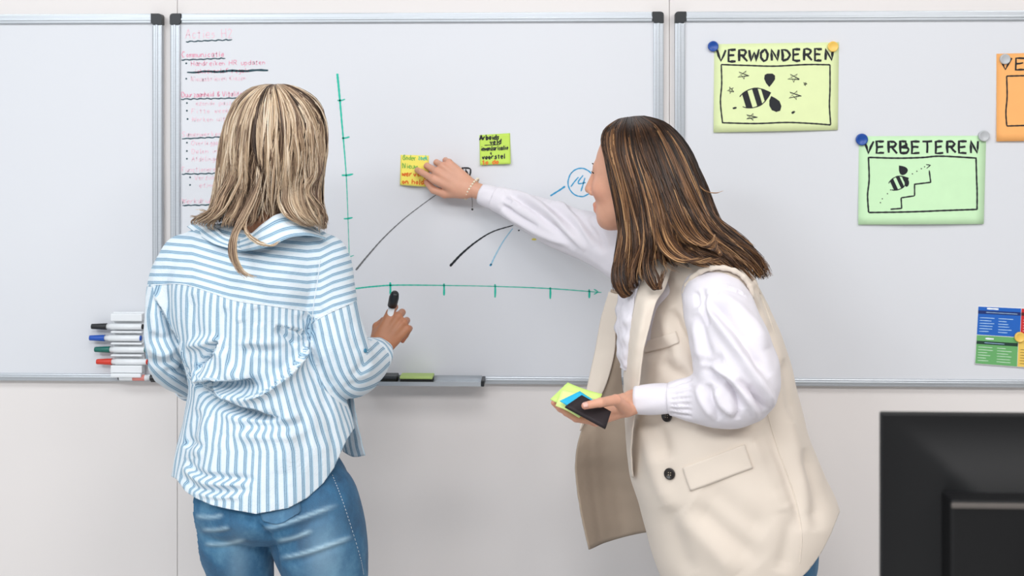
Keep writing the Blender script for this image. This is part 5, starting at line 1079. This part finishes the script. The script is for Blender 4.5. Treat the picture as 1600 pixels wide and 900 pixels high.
# far front panel swinging open, its lining towards the room
o_ = sheet('front_panel', [[(955, 452, -.36), (968, 455, -.38), (985, 452, -.42), (1002, 446, -.46)], [(944, 490, -.34), (956, 495, -.355), (968, 495, -.38), (978, 492, -.40)], [(934, 540, -.33), (948, 545, -.345), (960, 545, -.36), (972, 545, -.37)], [(922, 600, -.33), (938, 605, -.34), (955, 605, -.345), (972, 602, -.34)], [(914, 650, -.335), (932, 652, -.335), (955, 652, -.33), (984, 650, -.34)], [(902, 700, -.35), (926, 702, -.335), (955, 704, -.325), (992, 700, -.34)], [(900, 740, -.36), (928, 744, -.335), (960, 744, -.32), (1002, 738, -.335)], [(908, 800, -.37), (936, 800, -.34), (970, 796, -.32), (1014, 786, -.335)], [(921, 859, -.375), (946, 848, -.345), (980, 838, -.325), (1030, 828, -.335)]], 36, 60, M_LINING, vest, th=0.003, wob=0.0012)
o_['label'] = 'open front panel showing its beige lining with shade painted in'
sheet('facing', [[(951, 456, -.366), (960, 459, -.378), (970, 460, -.395)], [(938, 500, -.345), (950, 506, -.36), (962, 506, -.375)], [(930, 545, -.335), (944, 550, -.352), (960, 550, -.366)], [(918, 600, -.336), (932, 606, -.35), (945, 606, -.352)], [(909, 648, -.345), (913, 650, -.350), (919, 650, -.346)], [(905, 672, -.350), (906, 673, -.353), (908, 673, -.350)]], 16, 50, M_VEST, vest, th=0.002, wob=0.0006)
def draped(name, grid, nu, nv, off, th, mat, par):
    v, f = VS.sheet(grid, nu, nv, off, th); return new_mesh(name, v, f, mat, par)
lp = sheet('lapel', [[(1012, 410, -.545), (1030, 404, -.560), (1052, 408, -.575)], [(1000, 440, -.585), (1018, 446, -.605), (1040, 448, -.605)], [(992, 470, -.60), (1008, 474, -.632), (1026, 470, -.632)], [(984, 512, -.60), (998, 518, -.640), (1014, 514, -.642)], [(977, 552, -.585), (990, 556, -.630), (1004, 552, -.644)], [(974, 596, -.56), (986, 598, -.615), (998, 596, -.640)], [(976, 650, -.545), (984, 652, -.585), (990, 650, -.615)], [(979, 705, -.53), (983, 706, -.560), (985, 704, -.585)], [(986, 745, -.52), (987, 746, -.54), (988, 745, -.555)]], 18, 70, M_VEST, vest, th=0.003, wob=0.0006)
draped('pocket_flap', [[(1067, 731), (1098, 719), (1132, 706), (1163, 694)], [(1072, 748), (1104, 736), (1138, 723), (1169, 712)], [(1079, 767), (1112, 755), (1146, 742), (1176, 731)]], 26, 12, 0.0035, 0.005, M_VEST, vest)
draped('pocket_flap', [[(1005, 535), (1030, 527), (1056, 518)], [(1006, 544), (1032, 536), (1059, 527)], [(1008, 552), (1034, 545), (1061, 536)]], 18, 8, 0.003, 0.0035, M_VEST, vest)
M_SEAM = M_VEST
for pts in ([(1069, 733), (1098, 722), (1132, 709), (1163, 697)], [(1198, 642), (1215, 700), (1240, 770), (1252, 830), (1250, 880)], [(1180, 440), (1196, 480), (1210, 520)]): seam(VS, pts, vest, 0.0013, 'seam', M_VEST, 50, 0.0002)
for bx, by in ((1047, 740), (1043, 650)):
    q = VS.at(bx, by, 0.0015)
    if q is None: continue
    c_, n_ = q; V, F = revolve(c_, n_, [(-.001, 0), (-.001, .0095), (.0015, .0112), (.0035, .0108), (.0038, .0088), (.0022, .0070), (.0022, 0)], 28); b_ = new_mesh('button', V, F, flat('button_dark', (34, 28, 26), 0.3), vest)
    u_ = unit(np.cross(n_, [0, 0, 1])); w_ = np.cross(n_, u_)
    for sx, sy in ((-1, -1), (-1, 1), (1, -1), (1, 1)):
        V, F = revolve(c_+n_*0.0023+(u_*sx+w_*sy)*0.0022, n_, [(0, 0), (0, .0009), (.0006, .0009), (.0006, 0)], 8); new_mesh('thread', V, F, flat('button_thread', (196, 180, 156), 0.8), b_)
# gathered armhole edge
arm_c = catmull([(1074, 472), (1072, 455), (1078, 440), (1092, 427), (1112, 420), (1135, 421), (1155, 430), (1168, 446), (1176, 464)], 70); ring = []
for k, (x, y) in enumerate(arm_c):
    q = VS.at(x, y, 0.004); ring.append(q[0] if q is not None else P(x, y, -.64))
ring = np.array(ring); t_ = np.linspace(0, 1, 70); rad = 0.0052+0.0008*np.sin(t_*66)+0.0004*np.sin(t_*131); ring = ring+np.array([0, -0.006, 0])
V, F = tubes([ring], [rad*np.minimum(1, np.minimum(t_, 1-t_)*12+.3)], 10, 0.8); new_mesh('armhole_edge', V, F, M_VEST, vest)

# hair: guides sweep from the parting to the ends
def guide(pts): return catmull(np.array([P(*p) for p in pts]), 16)
G_near = [guide(g_) for g_ in (
    [(966, 188, -.455), (946, 204, -.475), (941, 226, -.495), (950, 262, -.520), (962, 312, -.530), (966, 360, -.540), (962, 410, -.565), (960, 440, -.58), (972, 466, -.585)],
    [(972, 186, -.450), (958, 202, -.492), (958, 236, -.520), (970, 280, -.540), (980, 330, -.548), (984, 380, -.56), (976, 420, -.59), (974, 450, -.605), (980, 462, -.60)],
    [(982, 184, -.445), (978, 202, -.505), (982, 240, -.540), (996, 290, -.560), (1008, 340, -.570), (1012, 385, -.59), (1004, 420, -.615), (1006, 440, -.63), (1020, 456, -.625)],
    [(992, 183, -.445), (1000, 202, -.510), (1012, 240, -.545), (1030, 290, -.565), (1046, 335, -.580), (1060, 372, -.605), (1078, 392, -.640), (1104, 404, -.655), (1136, 416, -.655)],
    [(1000, 183, -.440), (1022, 200, -.505), (1042, 240, -.540), (1062, 290, -.560), (1082, 335, -.570), (1104, 368, -.590), (1132, 392, -.620), (1165, 420, -.630), (1190, 456, -.61)],
    [(1004, 183, -.435), (1036, 198, -.485), (1064, 236, -.510), (1086, 288, -.525), (1104, 330, -.535), (1126, 362, -.555), (1156, 386, -.575), (1188, 416, -.580), (1203, 462, -.57)],
    [(1006, 183, -.430), (1042, 196, -.450), (1076, 236, -.460), (1098, 286, -.470), (1112, 328, -.480), (1134, 358, -.50), (1166, 382, -.52), (1196, 410, -.54), (1207, 458, -.55)])]
G_far = [guide(g_) for g_ in (
    [(1004, 184, -.425), (1036, 200, -.405), (1066, 240, -.395), (1086, 290, -.395), (1100, 332, -.40), (1122, 362, -.43), (1150, 386, -.46), (1180, 414, -.50), (1198, 455, -.53)],
    [(990, 184, -.425), (1000, 200, -.375), (1016, 240, -.345), (1040, 300, -.34), (1056, 340, -.35), (1072, 370, -.37), (1096, 396, -.40), (1120, 410, -.42), (1150, 424, -.44)],
    [(976, 186, -.425), (972, 204, -.375), (978, 240, -.345), (990, 290, -.34), (998, 340, -.345), (1000, 390, -.37), (994, 420, -.40), (990, 440, -.42), (996, 456, -.43)],
    [(966, 188, -.43), (950, 206, -.40), (950, 236, -.375), (960, 280, -.36), (968, 330, -.36), (970, 380, -.38), (966, 420, -.40), (964, 445, -.42), (970, 458, -.43)])]
def blend(G, s): k = min(int(s), len(G)-2); f = s-k; return G[k]*(1-f)+G[k+1]*f
rs = np.random.RandomState(21); locks = []
def addB(G, s, q, tint, wm, wav=0.006, cut=1.0):
    c = blend(G, s).copy(); ctr = np.array([hc[0], hc[1], 0]); t = np.linspace(0, 1, len(c))
    cen = P(1010, 300, -.44); v = c-cen; v[:, 2] = 0; c = c-unit_rows(v)*(1-q)*0.05*(t[:, None] > 0.02)*np.minimum(1, t*5)[:, None]
    ph = rs.uniform(0, 6.28); T = unit_rows(np.gradient(c, axis=0)); sd = unit_rows(np.cross(T, [0.1, 1, 0.1])); c = c+sd*(wav*np.sin(t*rs.uniform(6, 11)+ph)*t**1.2)[:, None]+np.array([0, 1, 0])*(wav*0.6*np.sin(t*8+ph)*t)[:, None]
    n = max(4, int(len(c)*cut)); locks.append((c[:n], tint, wm))
for i in range(360):
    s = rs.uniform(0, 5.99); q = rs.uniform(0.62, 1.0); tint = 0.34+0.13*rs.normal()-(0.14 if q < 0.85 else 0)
    addB(G_near, s, q, tint, rs.uniform(.6, 1.3), rs.uniform(0.006, 0.018), rs.uniform(0.84, 1.0)-(0.17*math.exp(-((s-2.25)/0.55)**2)))
for i in range(70): addB(G_near, rs.uniform(0.1, 5.8), 1.03, rs.uniform(0.5, 0.85), 0.15, rs.uniform(0.004, 0.010), rs.uniform(0.85, 1.0))
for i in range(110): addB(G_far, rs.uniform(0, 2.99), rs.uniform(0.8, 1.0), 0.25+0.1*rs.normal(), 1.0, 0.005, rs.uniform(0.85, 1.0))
LW = lambda pts, tn, wm: locks.append((np.array([P(*p) for p in pts]), tn, wm))
LW([(1080, 276, -.50), (1092, 290, -.52), (1104, 300, -.52), (1118, 302, -.52), (1132, 296, -.52)], .8, .05)
LATE = len(locks)
for k in range(8): LW([(1040+k*3, 300, -.575), (1052+k*4, 340, -.60), (1070+k*4, 370, -.63), (1096+k*4, 384+k, -.65), (1112+k*2, 378+k*3, -.655), (1118, 366+k*3, -.65)], rs.uniform(.35, .8), .3)
for k in range(7): LW([(1020+k*3, 330, -.585), (1026+k*4, 370, -.62), (1040+k*5, 396, -.65), (1066+k*6, 408, -.665), (1094+k*6, 404, -.67)], rs.uniform(.4, .85), .35)
for k in range(6): LW([(1014+k*2, 380, -.60), (1006+k*3, 410, -.63), (1010+k*4, 436, -.645), (1022+k*2, 452, -.645), (1030+k, 440, -.645), (1036+k, 420, -.645)], rs.uniform(.3, .7), .22)
for k in range(9): LW([(962+k*3, 380, -.57), (958+k*2, 420, -.60), (962+k*2, 448, -.61), (974+k*1.5, 464-k*.6, -.605), (984, 456, -.60)], rs.uniform(.15, .6), .35)
v1, f1, a1 = strands(locks, 8, 30, 24, 0.00110, 0.0078, 0.75, 0.0018, LATE, 0.30)
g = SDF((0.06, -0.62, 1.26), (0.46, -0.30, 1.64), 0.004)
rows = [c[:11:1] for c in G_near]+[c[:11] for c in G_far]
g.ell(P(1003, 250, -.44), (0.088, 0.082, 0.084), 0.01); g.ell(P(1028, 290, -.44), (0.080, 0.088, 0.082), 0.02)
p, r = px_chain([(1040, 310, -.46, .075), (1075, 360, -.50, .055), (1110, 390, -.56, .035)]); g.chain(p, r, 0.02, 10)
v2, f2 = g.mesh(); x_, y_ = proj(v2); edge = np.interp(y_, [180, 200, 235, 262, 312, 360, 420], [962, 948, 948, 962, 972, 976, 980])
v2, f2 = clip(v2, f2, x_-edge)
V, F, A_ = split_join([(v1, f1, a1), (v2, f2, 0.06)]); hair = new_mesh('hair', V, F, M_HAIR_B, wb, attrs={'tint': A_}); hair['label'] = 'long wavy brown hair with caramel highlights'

# bracelet on the reaching wrist
br = new_mesh('bracelet', *revolve(P(738, 293, -.058), dRr, [(0, .0225), (.0001, .0225)], 8), flat('thread_beige', (210, 190, 150), 0.6), wb) if False else None
bc, bd = P(737, 295, -.064), unit(np.array([-.80, .15, .50])); u_ = unit(np.cross(bd, [0, 1, 0.1])); w_ = np.cross(bd, u_)
c_ = np.array([bc+(u_*math.cos(a)*0.0285+w_*math.sin(a)*0.0250) for a in np.linspace(0, 2*PI, 33)])
V, F = tubes([c_], np.full((1, 33), 0.0011), 5); br = new_mesh('bracelet', V, F, flat('thread_beige', (206, 186, 150), 0.6), wb); br['label'] = 'bead bracelet with small dangling charm'
for k in range(24):
    a = 2*PI*k/24; cc = bc+(u_*math.cos(a)*0.0289+w_*math.sin(a)*0.0255); V, F = revolve(cc-np.array([0, 0, .0026]), (0, 0, 1), [(.0026-.0026*math.cos(q_), .0027*math.sin(q_)) for q_ in np.linspace(0, PI, 7)], 8); new_mesh('bead', V, F, flat('bead_pearl', (238, 226, 202), 0.3), br)
ch = [P(737, 307, -.078), P(738, 315, -.079), P(738, 324, -.079)]; V, F = tubes([catmull(ch, 8)], np.full((1, 8), .0006), 4); new_mesh('charm', V, F, flat('charm_dark', (40, 36, 32), 0.4), br)
V, F = revolve(P(738, 329, -.079), (0, 0, 1), [(0, 0), (.001, .0022), (.003, .0028), (.005, .0018), (.006, 0)], 10); new_mesh('charm', V, F, flat('charm_dark', (40, 36, 32), 0.4), br)

# note pads in her hand
def pad(name, label, cs, rgb, th, cat='sticky notes', nu=8, warp=0.0):
    c = [P(*q) for q in cs]; V = []
    for v in np.linspace(0, 1, nu):
        for u in np.linspace(0, 1, nu): V.append(c[0]*(1-u)*(1-v)+c[1]*u*(1-v)+c[2]*u*v+c[3]*(1-u)*v+np.array([0, 0, warp])*(u-.5)**2*4)
    V = np.array(V); i = np.arange(nu-1)[:, None]*nu+np.arange(nu-1)[None]; F = face_cam(V, np.stack([i, i+nu, i+nu+1, i+1], -1).reshape(-1, 4)); V2, F2 = solid(V, F, th)
    o = new_mesh(name, V2, F2, flat(name+'_%d' % rgb[0], rgb, 0.7), None); tag(o, label, cat, 'note pads in her hand'); return o
pad('note_pad', 'lime green sticky notes fanned at the back of the held stack', [(887, 599, -.640), (941, 617, -.650), (925, 652, -.690), (860, 625, -.675)], (206, 236, 130), .0025, warp=.002)
pad('note_pad', 'pale yellow green sticky notes sticking out below the held stack', [(878, 607, -.663), (930, 622, -.673), (905, 651, -.708), (868, 632, -.693)], (222, 238, 150), .0015, warp=-.002)
pad('note_pad', 'bright blue sticky pad between green notes and dark pad', [(906, 611, -.678), (938, 632, -.685), (922, 656, -.712), (875, 626, -.710)], (40, 180, 222), .002)
pad('note_pad', 'dark brown black pad on top of the held notes, under the thumb', [(909, 617, -.690), (955, 643, -.694), (947, 668, -.726), (884, 634, -.722)], (34, 24, 28), .006)
for o in COL.objects:
    if o.name.split('.')[0] in ('dotted_path', 'title_print', 'caption_print', 'blue_print', 'green_print', 'red_print', 'yellow_print', 'bee_stripes'): o['kind'] = 'stuff'
